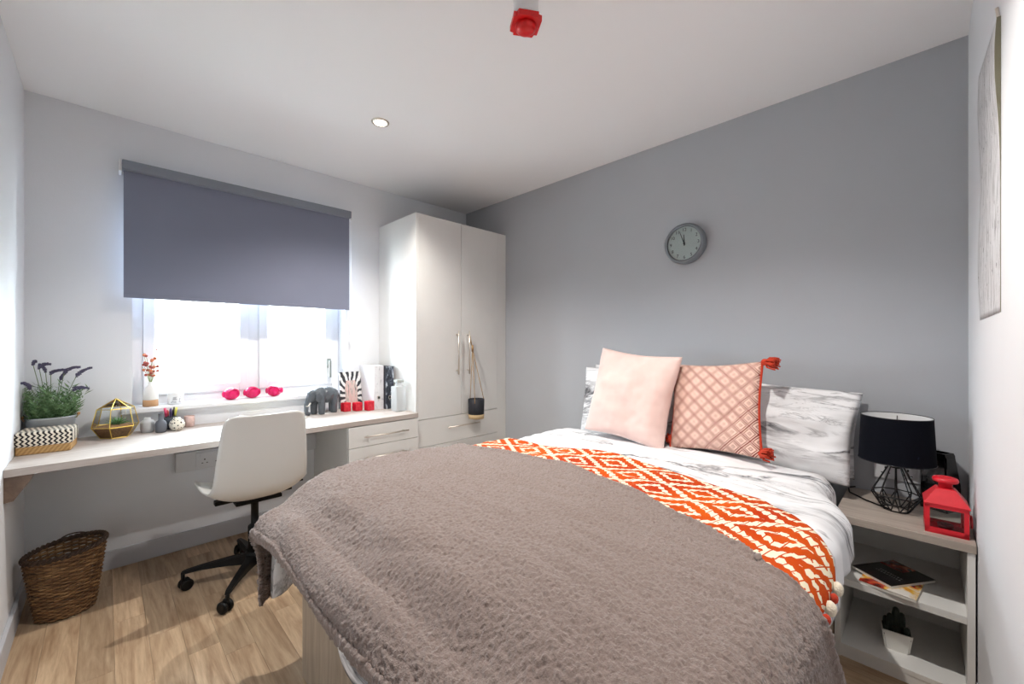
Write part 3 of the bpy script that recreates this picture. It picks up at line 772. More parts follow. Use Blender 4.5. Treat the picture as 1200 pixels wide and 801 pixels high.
mesh_obj('bulb', lathe([(0.012, 0.23), (0.014, 0.25), (0.028, 0.28), (0.03, 0.3), (0.02, 0.322), (0.004, 0.33)], 20), pmat('opal_bulb', S(236, 236, 232), 0.3, var=(20, 0.01)), lp, True)
pts = [(-0.03, 0.015, 0.006), (0.03, 0.09, 0.005), (0.10, 0.15, 0.005), (0.17, 0.162, 0.006), (0.195, 0.14, 0.008)]
mesh_obj('power_cord', tube(pts, 0.0028, 6), M_black, lp, True)

t = thing('black_tapered_vase', 'tall glossy black tapering vase behind the lamp', 'vase', (2.335, -0.045, NZ), 0.3)
M_gblk = pmat('glossy_black_ceramic', S(14, 14, 16), 0.12, var=(20, 0.1))
b = bmesh.new()
sec = [(0.046, 0.0), (0.05, 0.006), (0.048, 0.10), (0.036, 0.205), (0.030, 0.222), (0.026, 0.222), (0.030, 0.2), (0.040, 0.10)]
lathe([(r*1.25, z) for r, z in sec], 4, b); bmesh.ops.bevel(b, geom=[e for e in b.edges if abs(e.verts[0].co.z-e.verts[1].co.z) > 0.02], offset=0.006, segments=2, affect='EDGES')
mesh_obj('body', b, M_gblk, t)

# red lantern
ln = thing('red_lantern', 'small red metal lantern with glass windows on the bedside unit', 'lantern', (2.075, -0.052, NZ), math.radians(2))
hw, hd, hh = 0.052, 0.052, 0.098
b = bx(-hd, hd, -hw, hw, 0, 0.008, bev=0.001); box(b, -hd, hd, -hw, hw, hh-0.012, hh)
for sx in (-1, 1):
    for sy in (-1, 1):
        x0, y0 = sx*hd, sy*hw
        box(b, min(x0, x0-sx*0.012), max(x0, x0-sx*0.012), min(y0, y0-sy*0.012), max(y0, y0-sy*0.012), 0.004, hh-0.004)
for s in (-1, 1):
    box(b, -hd, hd, s*hw-0.002 if s > 0 else -hw, hw if s > 0 else -hw+0.002, 0.0, 0.02); box(b, -hd if s < 0 else hd-0.002, -hd+0.002 if s < 0 else hd, -hw, hw, 0.0, 0.02)
mesh_obj('body', b, M_red, ln)
for s in (-1, 1):
    mesh_obj('pane', bx(s*(hd-0.004)-0.001, s*(hd-0.004)+0.001, -hw+0.011, hw-0.011, 0.018, hh-0.011), M_glass, ln)
    mesh_obj('pane', bx(-hd+0.011, hd-0.011, s*(hw-0.004)-0.001, s*(hw-0.004)+0.001, 0.018, hh-0.011), M_glass, ln)
b = bmesh.new()
rgs = [[b.verts.new((sx*r, sy*r, z)) for sx, sy in ((-1, -1), (1, -1), (1, 1), (-1, 1))] for r, z in ((0.055, hh), (0.055, hh+0.004), (0.024, 0.148), (0.02, 0.15))]
for p, q in zip(rgs, rgs[1:]):
    for k in range(4): b.faces.new((p[k], p[(k+1) % 4], q[(k+1) % 4], q[k]))
b.faces.new(rgs[0][::-1]); b.faces.new(rgs[-1])
mesh_obj('roof', b, M_red, ln)
mesh_obj('chimney', lathe([(0.017, 0.145), (0.018, 0.165), (0.031, 0.170), (0.033, 0.176), (0.031, 0.183), (0.022, 0.186), (0.015, 0.186), (0.013, 0.15)], 28), M_red, ln, True)
b = bmesh.new(); tube([(-0.012+0.02*math.cos(a), -hw-0.008, 0.05+0.02*math.sin(a)) for a in [2*PI*k/20 for k in range(20)]], 0.0018, 6, b, closed=True)
tube([(-0.012, -hw, 0.072), (-0.012, -hw-0.008, 0.07)], 0.002, 6, b)
mesh_obj('door_ring', b, M_red, ln)
t = thing('tealight', 'dark red tealight candle inside the lantern', 'candle', (2.075, -0.052, NZ+0.0082))
mesh_obj('cup', lathe([(0.019, 0), (0.02, 0.015), (0.0185, 0.015), (0.018, 0.012)], 24), pmat('dark_red_wax', S(110, 16, 24), 0.5, var=(30, 0.1)), t, True)
mesh_obj('wick', tube([(0, 0, 0.012), (0.001, 0, 0.021)], 0.0009, 5), M_dark, t)

# magazines on the shelf
def cover(name, stops, sc):
    t = NT(name); f = t.noise(t.coord(scale=sc), 1.0, 3, 0.5, 0.6); t.col(t.ramp(f, stops)); t.set(Roughness=0.25); return t.m
M_paper = pmat('magazine_paper', S(226, 222, 214), 0.7, var=(60, 0.03), stretch=(1, 1, 30))
M_cov1 = cover('magazine_cover_pale', [(0.40, S(232, 226, 218)), (0.5, S(226, 176, 62)), (0.57, S(196, 60, 44)), (0.63, S(90, 40, 32))], (16, 16, 1))
M_cov2 = cover('magazine_cover_dark', [(0.35, S(14, 14, 16)), (0.66, S(24, 20, 22)), (0.72, S(120, 44, 34))], (9, 9, 1))
m1 = thing('magazine', 'pale food magazine lying underneath on the bedside shelf', 'magazine', (2.09, 0.085, 0.297), math.radians(-7))
mesh_obj('pages', bx(-0.10, 0.10, -0.078, 0.075, 0, 0.009), M_paper, m1)
mesh_obj('cover', bx(-0.101, 0.101, -0.079, 0.076, 0.009, 0.0105), M_cov1, m1)
m2 = thing('magazine', 'black-covered magazine lying on top of the pale one', 'magazine', (2.13, 0.085, 0.3078), math.radians(-34))
mesh_obj('pages', bx(-0.10, 0.10, -0.07, 0.07, 0, 0.009), M_paper, m2)
cv = mesh_obj('cover', bx(-0.101, 0.101, -0.071, 0.071, 0.009, 0.0105), M_cov2, m2)
b = bmesh.new(); r_ = random.Random(2)
for row, (xx, y0, y1) in enumerate(((-0.018, -0.045, 0.03), (-0.034, -0.05, 0.035))):
    y = y0
    while y < y1:
        L = r_.uniform(0.004, 0.008); box(b, xx-0.0035, xx+0.0035, y, y+L*0.6, 0.0105, 0.0109); y += L+0.0025
tag(mesh_obj('cover_lettering', b, pmat('grey_print', S(150, 150, 150), 0.4, var=(30, 0.05)), cv), kind='stuff')
mesh_obj('cover_photo', bx(0.03, 0.098, -0.01, 0.068, 0.0105, 0.0108), cover('tomato_print', [(0.35, S(40, 18, 16)), (0.5, S(150, 44, 30)), (0.62, S(206, 120, 84)), (0.7, S(50, 30, 26))], (20, 20, 1)), cv)

# small cactus pot on the lower shelf
cp = thing('cactus_pot', 'dark cacti in a small white square pot on the lowest bedside shelf', 'potted plant', (2.115, 0.075, 0.05), math.radians(8))
b = bmesh.new()
rgs = [[b.verts.new((sx*r, sy*r, z)) for sx, sy in ((-1, -1), (1, -1), (1, 1), (-1, 1))] for r, z in ((0.034, 0), (0.043, 0.072), (0.040, 0.072), (0.038, 0.06))]
for p, q in zip(rgs, rgs[1:]):
    for k in range(4): b.faces.new((p[k], p[(k+1) % 4], q[(k+1) % 4], q[k]))
b.faces.new(rgs[0][::-1]); b.faces.new(rgs[-1])
bmesh.ops.bevel(b, geom=[e for e in b.edges if abs(e.verts[0].co.z-e.verts[1].co.z) > 0.03], offset=0.006, segments=3, affect='EDGES')
mesh_obj('pot', b, pmat('white_ceramic', S(232, 230, 224), 0.3, var=(20, 0.01)), cp)
mesh_obj('soil', bx(-0.037, 0.037, -0.037, 0.037, 0.052, 0.064, bev=0.002), M_soil, cp)
M_cact = pmat('dark_cactus_green', S(30, 40, 34), 0.7, bump=(200, 0.6, 0.004), var=(60, 0.3))
for x_, y_, h_, r_ in ((0, 0.0, 0.088, 0.011), (0.012, -0.017, 0.066, 0.010), (-0.008, 0.017, 0.062, 0.010), (-0.02, -0.028, 0.03, 0.009), (0.02, 0.027, 0.034, 0.008), (-0.025, 0.004, 0.028, 0.010), (-0.02, 0.03, 0.022, 0.008)):
    b = bmesh.new(); seg = 16; rings = []
    for z, q in ((0, 0.9), (0.3, 1), (0.7, 1), (0.9, 0.8), (0.98, 0.45), (1.0, 0.1)):
        rings.append([b.verts.new((x_+r_*q*(1+0.14*(k % 2))*math.cos(2*PI*k/seg), y_+r_*q*(1+0.14*(k % 2))*math.sin(2*PI*k/seg), 0.06+h_*z)) for k in range(seg)])
    for p, q in zip(rings, rings[1:]):
        for k in range(seg): b.faces.new((p[k], p[(k+1) % seg], q[(k+1) % seg], q[k]))
    b.faces.new(rings[-1])
    mesh_obj('cactus_stem', b, M_cact, cp)

# ================================================================== WALLS: clock, bark panel, hanging pot
ck = thing('wall_clock', 'round grey wall clock with a white dial on the grey wall', 'clock', (XR, 0.975, 1.765), rot=(0, -PI/2, 0))
# local z points into the room, local x is up, local y stays world y
M_clk = pmat('clock_grey_plastic', S(120, 126, 132), 0.35, var=(20, 0.03))
mesh_obj('case', lathe([(0.112, 0.001), (0.116, 0.006), (0.117, 0.03), (0.112, 0.046), (0.104, 0.05), (0.097, 0.048), (0.096, 0.03)], 64, cap0=True, cap1=False), M_clk, ck, True)
dl = mesh_obj('dial', lathe([(0.097, 0.030), (0.097, 0.0335)], 64), pmat('clock_dial_white', S(226, 232, 230), 0.5, var=(20, 0.01)), ck)
M_num = pmat('dial_print', S(60, 64, 70), 0.6, var=(20, 0.05))
bmn = bmesh.new()
for hnum in range(1, 13):
    cu = bpy.data.curves.new('num', 'FONT'); cu.body = str(hnum); cu.size = 0.026; cu.align_x = 'CENTER'; cu.align_y = 'CENTER'; cu.extrude = 0.0003
    to = bpy.data.objects.new('num', cu); COL.objects.link(to)
    bpy.context.view_layer.update()
    me = bpy.data.meshes.new_from_object(to.evaluated_get(bpy.context.evaluated_depsgraph_get()))
    an = 2*PI*hnum/12; up_, rt_ = 0.079*math.cos(an), 0.079*math.sin(an)
    # text right must be world -y for a viewer in the room: local (x up, y = world y)
    M = Matrix(((0, 1, 0, up_), (-1, 0, 0, -rt_), (0, 0, 1, 0.0342), (0, 0, 0, 1)))
    me.transform(M); bmn.from_mesh(me)
    bpy.data.objects.remove(to); bpy.data.curves.remove(cu); bpy.data.meshes.remove(me)
tag(mesh_obj('numerals', bmn, M_num, dl), kind='stuff')
def hand(L, w_, ang, z, name):
    a = math.radians(ang); d = Vector((math.cos(a), -math.sin(a), 0)); s = Vector((math.sin(a), math.cos(a), 0))
    b = bmesh.new(); P = [-d*0.012+s*w_, -d*0.012-s*w_, d*L-s*w_*0.4, d*L+s*w_*0.4]
    lo = [b.verts.new(p+Vector((0, 0, z))) for p in P]; hi = [b.verts.new(p+Vector((0, 0, z+0.001))) for p in P]
    b.faces.new(lo[::-1]); b.faces.new(hi)
    for k in range(4): b.faces.new((lo[k], lo[(k+1) % 4], hi[(k+1) % 4], hi[k]))
    bmesh.ops.recalc_face_normals(b, faces=list(b.faces))
    mesh_obj(name, b, M_num, ck)
hand(0.052, 0.0035, -2, 0.036, 'hour_hand'); hand(0.076, 0.0028, -20, 0.038, 'minute_hand')
mesh_obj('hub_cap', lathe([(0.005, 0.035), (0.005, 0.041)], 16), M_num, ck)
mesh_obj('glass', lathe([(0.098, 0.044), (0.098, 0.0455)], 64), M_glass, ck)

# pale bark-like panel on the right wall, standing off at the top
t = NT('birch_streaks'); c = t.coord('UV', scale=(26, 3.2, 1)); n1 = t.noise(c, 1.6, 6, 0.7, 0.6)
n2 = t.noise(t.coord('UV', scale=(60, 8, 1)), 1.0, 3, 0.6); n3 = t.noise(t.coord('UV', scale=(14, 16, 1)), 1.3, 2)
base = t.ramp(n1, [(0.30, S(150, 150, 152)), (0.46, S(206, 206, 208)), (0.6, S(222, 223, 226))])
dk_ = t.math('MULTIPLY', t.math('LESS_THAN', n2, 0.41), 0.6)
sp_ = t.math('MULTIPLY', t.math('LESS_THAN', n3, 0.31), 0.85)
t.col(t.mix(t.math('MAXIMUM', dk_, sp_), base, S(78, 78, 82))); t.set(Roughness=0.8); t.bump(n1, 0.3, 0.004); M_bark = t.m
pn = thing('bark_wall_panel', 'tall pale grey bark-textured panel hung on the right wall', 'wall art', (1.43, YN, 1.262))
PW_, PH2 = 0.52, 0.74
def pf(u, v):
    out = 0.001+0.0085*math.exp(-((v-0.86)/0.2)**2)*(1-0.5*u)
    w2 = 0.47+0.075*math.exp(-((v-0.28)/0.2)**2)+0.02*math.sin(v*9)
    return (u*w2, out, v*(0.665+0.085*u))
fr_ = grid_obj('face', pf, 20, 40, M_bark, pn)
so = fr_.modifiers.new('thickness', 'SOLIDIFY'); so.thickness = 0.004; so.offset = 1
M_olive = pmat('olive_board_edge', S(128, 124, 104), 0.8, var=(20, 0.06))
def ef(u, v): p = pf(0, v); return (-0.0018, 0.0005+p[1]*u, p[2])
eg = grid_obj('side_edge', ef, 2, 40, M_olive, pn, smooth=False)
so = eg.modifiers.new('thickness', 'SOLIDIFY'); so.thickness = 0.002; so.offset = 0
mesh_obj('hanging_pin', tube([(0.006, 0.002, 0.655), (0.006, 0.006, 0.69)], 0.003, 8), M_steel, pn)

# little black pot hanging from the wardrobe handle
PX, PY = 2.012, WY-0.078
hp = thing('hanging_pot', 'small black pot hanging by cords from a wardrobe handle', 'hanging planter', (PX, PY, 0.615))
mesh_obj('pot', lathe([(0.058, 0.034), (0.06, 0.036), (0.062, 0.15), (0.059, 0.151), (0.056, 0.14)], 40), pmat('matt_black_pot', S(30, 32, 40), 0.6, var=(25, 0.15), bump=(60, 0.1)), hp, True)
M_rope = pmat('jute_cord', S(160, 128, 86), 0.9, bump=(400, 0.5, 0.002), var=(80, 0.15))
M_natwood = pmat('raw_wood_base', S(196, 170, 130), 0.8, var=(40, 0.12), stretch=(8, 8, 1))
mesh_obj('woven_base', lathe([(0.05, 0.0), (0.058, 0.002), (0.061, 0.034), (0.058, 0.036)], 40), M_natwood, hp, True)
knot = Vector((-0.02, 0.02, 0.53)); 
for an in (100, 220, 340):
    a = math.radians(an); q = Vector((0.062*math.cos(a), 0.062*math.sin(a), 0.142))
    mesh_obj('cord', tube([q+Vector((0, 0, -0.02)), q, knot], 0.0026, 6), M_rope, hp, True)
hk = Vector((midx+0.058+WA-PX, WY-0.03-PY, 1.24-0.615))
b = tube([knot+Vector((0, 0, -0.02)), knot+Vector((0, 0, 0.03))], 0.008, 8); tube([knot, hk+Vector((0.0, -0.007, 0.0)), hk+Vector((0, 0, 0.006)), hk+Vector((0, 0.008, 0.0)), knot], 0.0026, 6, b)
mesh_obj('cord_loop', b, M_rope, hp, True)

# ================================================================== WASTE BASKET
wb = thing('wicker_basket', 'dark brown oval wicker waste basket on the floor under the desk', 'basket', (-0.122, 2.685, 0))
M_wick = None
t = NT('brown_wicker'); n1 = t.noise(t.coord(scale=(3, 3, 30)), 6, 4); t.col(t.ramp(n1, [(0.3, S(46, 30, 18)), (0.5, S(120, 86, 54)), (0.72, S(182, 144, 98))])); t.set(Roughness=0.6); t.bump(n1, 0.3, 0.002); M_wick = t.m
M_wickd = pmat('dark_wicker', S(64, 46, 34), 0.65, var=(60, 0.3))
NS = 30; rows = 34; BHt = 0.285
def brad(z): q = z/BHt; return 0.088+0.038*q**0.9, 0.072+0.032*q**0.9
for half in (0, 1):
    pass
b = bmesh.new()
for i in range(rows):
    z = 0.01+(BHt-0.02)*i/(rows-1); rx, ry = brad(z); pts = []
    m = NS*4
    for k in range(m):
        a = 2*PI*k/m; w_ = 0.0035*math.sin(a*NS/2+PI*(i % 2))
        pts.append(((rx+w_)*math.cos(a), (ry+w_)*math.sin(a), z+0.001*math.sin(a*3+i)+0.014*math.cos(a-0.3)*(z/BHt)))
    tube(pts, 0.0044, 5, b, closed=True)
tag(mesh_obj('weave', b, M_wick, wb, True), kind='stuff')
b = bmesh.new()
for k in range(NS):
    a = 2*PI*k/NS; pts = []
    for z in (0.004, 0.1, 0.2, BHt): 
        rx, ry = brad(z); pts.append((rx*math.cos(a), ry*math.sin(a), z+0.014*math.cos(a-0.3)*(z/BHt)))
    tube(pts, 0.003, 5, b)
tag(mesh_obj('stake', b, M_wickd, wb), kind='stuff')
b = bmesh.new(); rx, ry = brad(BHt)
for ph in (0, PI):
    tube([((rx+0.005*math.cos(22*a+ph))*math.cos(a), (ry+0.005*math.cos(22*a+ph))*math.sin(a), BHt+0.006*math.sin(22*a+ph)+0.014*math.cos(a-0.3)) for a in [2*PI*k/264 for k in range(264)]], 0.0058, 6, b, closed=True)
tag(mesh_obj('rim', b, M_wickd, wb, True), kind='stuff')
mesh_obj('bottom', lathe([(0.084, 0.003), (0.086, 0.012)], 40, sy=0.82), M_wickd, wb)
b = bmesh.new()
tube([(0.02+0.045*math.cos(a), ry*0.98, BHt+0.002+0.022*math.sin(a)) for a in [PI*k/12 for k in range(13)]], 0.003, 6, b)
mesh_obj('handle', b, M_wickd, wb, True)

# ================================================================== ON THE DESK
# woven box with lid
wx = thing('woven_box', 'rectangular woven box with black and cream zigzag lid beside the lavender', 'box', (-0.183, 2.79, DZ), math.radians(-5))
t = NT('zigzag_weave'); xyz = t.sep(t.coord())
u_ = t.math('SUBTRACT', xyz[1], xyz[2])
k = t.math('FRACT', t.math('MULTIPLY', u_, 1/0.019)); tri_ = t.math('ABSOLUTE', t.math('SUBTRACT', t.math('MULTIPLY', k, 2), 1))
yy = t.math('ADD', xyz[0], t.math('MULTIPLY', xyz[1], 0.25))
k2 = t.math('FRACT', t.math('ADD', t.math('MULTIPLY', yy, 1/0.0165), t.math('MULTIPLY', tri_, 0.55)))
f = t.math('LESS_THAN', k2, 0.47)
t.col(t.mix(f, S(228, 218, 200), S(40, 32, 30))); t.set(Roughness=0.9); t.bump(t.math('ADD', tri_, t.noise(t.coord(), 200, 2)), 0.5, 0.003); M_zig = t.m
t = NT('natural_straw_weave'); xyz = t.sep(t.coord()); k = t.math('SINE', t.math('MULTIPLY', t.math('ADD', xyz[0], t.math('ADD', xyz[1], xyz[2])), 420.0)); k3 = t.math('SINE', t.math('MULTIPLY', xyz[2], 700.0))
f = t.math('ADD', t.math('MULTIPLY', t.math('MULTIPLY', k, k3), 0.25), 0.5); t.col(t.ramp(f, [(0.25, S(150, 108, 62)), (0.7, S(206, 166, 108))])); t.set(Roughness=0.8); t.bump(f, 0.6, 0.003); M_straw = t.m
mesh_obj('base', bx(-0.082, 0.082, -0.078, 0.078, 0, 0.04, bev=0.006), M_straw, wx)
mesh_obj('lid', bx(-0.086, 0.086, -0.082, 0.082, 0.033, 0.096, bev=0.010), M_zig, wx)

# lavender in a galvanised planter
lv = thing('lavender_planter', 'lavender plant in a galvanised metal planter behind the woven box', 'potted plant', (-0.182, 2.944, DZ))
M_galv = pmat('galvanised_steel', S(200, 206, 212), 0.4, 0.45, var=(14, 0.12), bump=(30, 0.08))
mesh_obj('planter', lathe([(0.068, 0), (0.07, 0.003), (0.082, 0.125), (0.086, 0.128), (0.082, 0.132), (0.079, 0.126), (0.078, 0.115)], 40, sy=0.85), M_galv, lv, True)
mesh_obj('soil', lathe([(0.07, 0.105), (0.079, 0.115)], 32, sy=0.85), M_soil, lv)
for s in (-1, 1):
    b = tube([(s*0.083, -0.018, 0.118), (s*0.091, -0.018, 0.135), (s*0.091, 0.018, 0.135), (s*0.083, 0.018, 0.118)], 0.002, 6); tube([(s*0.090, -0.015, 0.135), (s*0.090, 0.015, 0.135)], 0.006, 8, b)
    mesh_obj('wooden_handle', b, pmat('handle_wood', S(190, 146, 94), 0.6, var=(40, 0.1)), lv, True)
r_ = random.Random(11); b = bmesh.new()
def blade(b, p, d, L, w_):
    d = d.normalized(); s = d.cross(Vector((r_.uniform(-1, 1), r_.uniform(-1, 1), 0.2))).normalized()*w_
    q = p+d*L*0.5+Vector((0, 0, -0.002)); e = p+d*L
    a0, a1, m0, m1, tp = (b.verts.new(v) for v in (p-s*0.4, p+s*0.4, q-s, q+s, e))
    b.faces.new((a0, a1, m1, m0)); b.faces.new((m0, m1, tp))
def in_room(p):
    return Vector((max(-0.085, min(p.x, 0.2)), min(p.y, 0.08), p.z))
stems = []
for i in range(90):
    a = r_.uniform(0, 2*PI); q = r_.random()**0.5
    p0 = Vector((0.066*q*math.cos(a), 0.054*q*math.sin(a), 0.112)); H = r_.uniform(0.06, 0.19)*(1.15-0.35*q)
    d = Vector((math.cos(a)*q*0.5, math.sin(a)*q*0.5, 1))
    for j in range(22):
        tt = j/22; p = p0+d*H*tt; an = r_.uniform(0, 2*PI)
        dd = Vector((math.cos(an), math.sin(an), r_.uniform(0.4, 1.3)))
        blade(b, in_room(p), dd, r_.uniform(0.02, 0.04), 0.0023)
for v in b.verts: v.co = in_room(v.co)
M_lavl = NT('lavender_leaf'); M_lavl.col(M_lavl.ramp(M_lavl.noise(M_lavl.coord(), 35, 2), [(0.35, S(62, 98, 54)), (0.65, S(128, 160, 112))])); M_lavl.set(Roughness=0.7); M_lavl = M_lavl.m
tag(mesh_obj('foliage', b, M_lavl, lv), kind='stuff')
M_lavf = pmat('lavender_flower', S(84, 80, 104), 0.9, bump=(300, 0.7, 0.004), var=(120, 0.3))
M_lavs = pmat('lavender_stem', S(110, 128, 96), 0.8, var=(60, 0.1))
for ex, ey, ez, hx_, hz_ in ((-0.055, -0.03, 0.405, 0.01, 0.01), (-0.035, -0.05, 0.39, 0.035, 0.012), (0.0, -0.03, 0.36, 0.05, 0.012), (0.045, -0.05, 0.365, 0.05, 0.02), (0.085, -0.045, 0.345, 0.05, 0.035), (0.075, -0.06, 0.28, 0.05, 0.0), (-0.06, -0.07, 0.30, -0.025, 0.02), (0.03, 0.0, 0.33, 0.02, 0.03), (-0.02, 0.02, 0.37, -0.02, 0.03)):
    b = bmesh.new(); base = Vector((ex*0.3, ey*0.3, 0.12)); e = Vector((ex, ey, ez-0.02))
    tip = e+Vector((hx_, 0, hz_))
    tube([base, (base+e)/2+Vector((0, 0, 0.02)), e], 0.0014, 5, b)
    st = mesh_obj('stem', b, M_lavs, lv)
    b = bmesh.new()
    for j in range(9):
        tt = j/8; p = e+(tip-e)*tt+Vector((0, 0, 0.006*math.sin(PI*tt)))
        for k in range(6):
            an = 2*PI*k/6+j*1.3; ball(p+Vector((r_.uniform(-.003, .003), math.cos(an)*1.0, math.sin(an)))*0.0078*(1-0.55*tt)*r_.uniform(0.6, 1.3), 0.0042*(1-0.3*tt), b, 1, (1.4, 0.8, 0.8))
    mesh_obj('flower_spike', b, M_lavf, st, True)

# geometric terrarium
tm = thing('glass_terrarium', 'gold-framed geometric glass terrarium with a succulent', 'terrarium', (0.04, 2.93, DZ), 0.26)
n = 6; R_ = [(0.058, 0.002), (0.092, 0.058), (0.072, 0.148)]
rings = [[Vector((r*math.cos(2*PI*k/n), r*math.sin(2*PI*k/n), z)) for k in range(n)] for r, z in R_]; apex = Vector((0.0, 0, 0.196))
b = bmesh.new()
for q in rings: tube(q, 0.0019, 6, b, closed=True)
for k in range(n):
    tube([rings[0][k], rings[1][k]], 0.0019, 6, b); tube([rings[1][k], rings[2][k]], 0.0019, 6, b); tube([rings[2][k], apex], 0.0019, 6, b)
mesh_obj('gold_frame', b, M_gold, tm)
for lo, hi in ((0, 1), (1, 2)):
    for k in range(n):
        b = bmesh.new(); k2 = (k+1) % n
        b.faces.new([b.verts.new(v) for v in (rings[lo][k], rings[lo][k2], rings[hi][k2], rings[hi][k])])
        if not (lo == 1 and k == 4): mesh_obj('pane', b, M_glass, tm)
for k in range(n):
    b = bmesh.new(); b.faces.new([b.verts.new(v) for v in (rings[2][k], rings[2][(k+1) % n], apex)]); mesh_obj('pane', b, M_glass, tm)
b = bmesh.new(); lathe([(0.055, 0.004), (0.087, 0.055), (0.06, 0.06), (0.01, 0.064)], 6, b)
mesh_obj('pebble_bed', b, pmat('brown_gravel', S(146, 110, 74), 0.9, bump=(160, 0.9, 0.006), var=(140, 0.3)), tm)
M_succ = pmat('succulent_green', S(92, 138, 84), 0.6, var=(40, 0.2))
b = bmesh.new(); r_ = random.Random(4)
for j in range(26):
    a = j*2.4; el = 0.2+1.1*(j/26); L = 0.055-0.01*(j/26)
    d = Vector((math.cos(a)*math.cos(el), math.sin(a)*math.cos(el), math.sin(el))); p = Vector((0.006, 0, 0.06))
    s = Vector((-math.sin(a), math.cos(a), 0)); tube([p, p+d*L*0.5+Vector((0, 0, 0.003)), p+d*L], 0.0042, 5, b, r1=0.0006)
mesh_obj('succulent', b, M_succ, tm, True)

# vases, pen pot, tealight pot
def vase(name, label, prof, loc, mat, part='body', cat='vase', seg=36):
    t = thing(name, label, cat, loc); mesh_obj(part, lathe(prof, seg), mat, t, True); return t
M_lg = pmat('light_grey_ceramic', S(188, 188, 188), 0.55, var=(20, 0.03)); M_dg = pmat('slate_grey_ceramic', S(96, 100, 108), 0.55, var=(20, 0.05))
v_ = vase('grey_vase', 'squat light grey ceramic vase beside the terrarium', [(0.022, 0), (0.027, 0.004), (0.030, 0.02), (0.030, 0.05), (0.026, 0.064), (0.013, 0.07), (0.013, 0.08), (0.0105, 0.08), (0.01, 0.066)], (0.163, 2.955, DZ), M_lg)
v_ = vase('bottle_vase', 'small slate grey bottle vase with a narrow neck', [(0.019, 0), (0.0235, 0.004), (0.025, 0.02), (0.025, 0.045), (0.02, 0.06), (0.011, 0.066), (0.0105, 0.1), (0.012, 0.103), (0.009, 0.103), (0.008, 0.07)], (0.214, 2.905, DZ), M_dg)
pp = vase('pen_pot', 'dark grey pot holding felt pens behind the bottle vase', [(0.022, 0), (0.029, 0.004), (0.031, 0.04), (0.028, 0.066), (0.026, 0.066), (0.026, 0.01)], (0.262, 2.985, DZ), pmat('dark_slate_pot', S(58, 64, 76), 0.5, var=(20, 0.08)), cat='pen pot')
for nm, ang, colr, lab in (('pink_pen', 190, S(220, 70, 110), 'pink felt pen leaning out of the dark pen pot'), ('black_pen', 50, S(36, 36, 44), 'black felt pen standing in the dark pen pot'), ('yellow_pen', -22, S(206, 200, 90), 'yellow felt pen leaning out of the dark pen pot'), ('purple_pen', -94, S(84, 68, 110), 'purple felt pen standing in the dark pen pot'), ('coral_pen', 122, S(214, 96, 96), 'coral felt pen leaning in the dark pen pot')):
    dx, dy = math.cos(math.radians(ang)), math.sin(math.radians(ang))
    t = thing(nm, lab, 'pen', (0.262+dx*0.0105, 2.985+dy*0.0105, DZ+0.0065))
    p0, p1 = Vector((0, 0, 0)), Vector((dx*0.0155, dy*0.0155, 0.112)); m_ = pmat('pen_'+nm, colr, 0.4, var=(30, 0.05))
    mesh_obj('barrel', tube([p0, p0.lerp(p1, 0.6)], 0.0048, 10), pmat('pen_barrel', S(60, 60, 66), 0.4, var=(30, 0.05)), t, True); mesh_obj('cap', tube([p0.lerp(p1, 0.58), p1], 0.0058, 10), m_, t, True)
t = NT('cream_black_spots'); vo = t.n('ShaderNodeTexVoronoi'); t.put(vo.inputs['Vector'], t.coord()); vo.inputs['Scale'].default_value = 72; vo.inputs['Randomness'].default_value = 0.35
t.col(t.mix(t.math('LESS_THAN', vo.outputs['Distance'], 0.33), S(232, 226, 210), S(40, 36, 34))); t.set(Roughness=0.5)
vase('spotted_vase', 'round cream vase with black spots', [(0.018, 0), (0.026, 0.006), (0.034, 0.022), (0.035, 0.036), (0.029, 0.053), (0.016, 0.063), (0.015, 0.07), (0.012, 0.07), (0.012, 0.06)], (0.283, 2.915, DZ), t.m)
t_ = vase('tealight_pot', 'small pale pink patterned tealight pot by the spotted vase', [(0.02, 0), (0.024, 0.003), (0.026, 0.045), (0.023, 0.05), (0.0255, 0.062), (0.023, 0.062), (0.02, 0.05)], (0.345, 2.988, DZ), pmat('pink_marbled_ceramic', S(214, 184, 176), 0.4, var=(60, 0.18)), cat='candle pot')

# window sill: dipped vase with berries, mug, three pink glasses
SZ = WZ0
fv = vase('dipped_vase', 'white vase with a bare wood foot holding berry stems on the sill', [(0.031, 0.036), (0.033, 0.04), (0.032, 0.08), (0.024, 0.105), (0.011, 0.118), (0.0105, 0.134), (0.012, 0.137), (0.009, 0.137), (0.008, 0.115)], (0.183, 3.085, SZ), pmat('matt_white_ceramic', S(234, 232, 228), 0.6, var=(20, 0.01)))
mesh_obj('wooden_foot', lathe([(0.032, 0), (0.034, 0.002), (0.0335, 0.036), (0.03, 0.037)], 36), pmat('tan_wood_foot', S(190, 146, 104), 0.6, var=(30, 0.1), stretch=(1, 1, 6)), fv, True)
M_twig = pmat('green_twig', S(132, 150, 92), 0.8, var=(50, 0.15)); M_berry = pmat('rust_berry', S(168, 70, 58), 0.5, var=(60, 0.2)); M_berry2 = pmat('orange_berry', S(206, 122, 84), 0.6, var=(60, 0.15))
r_ = random.Random(8)
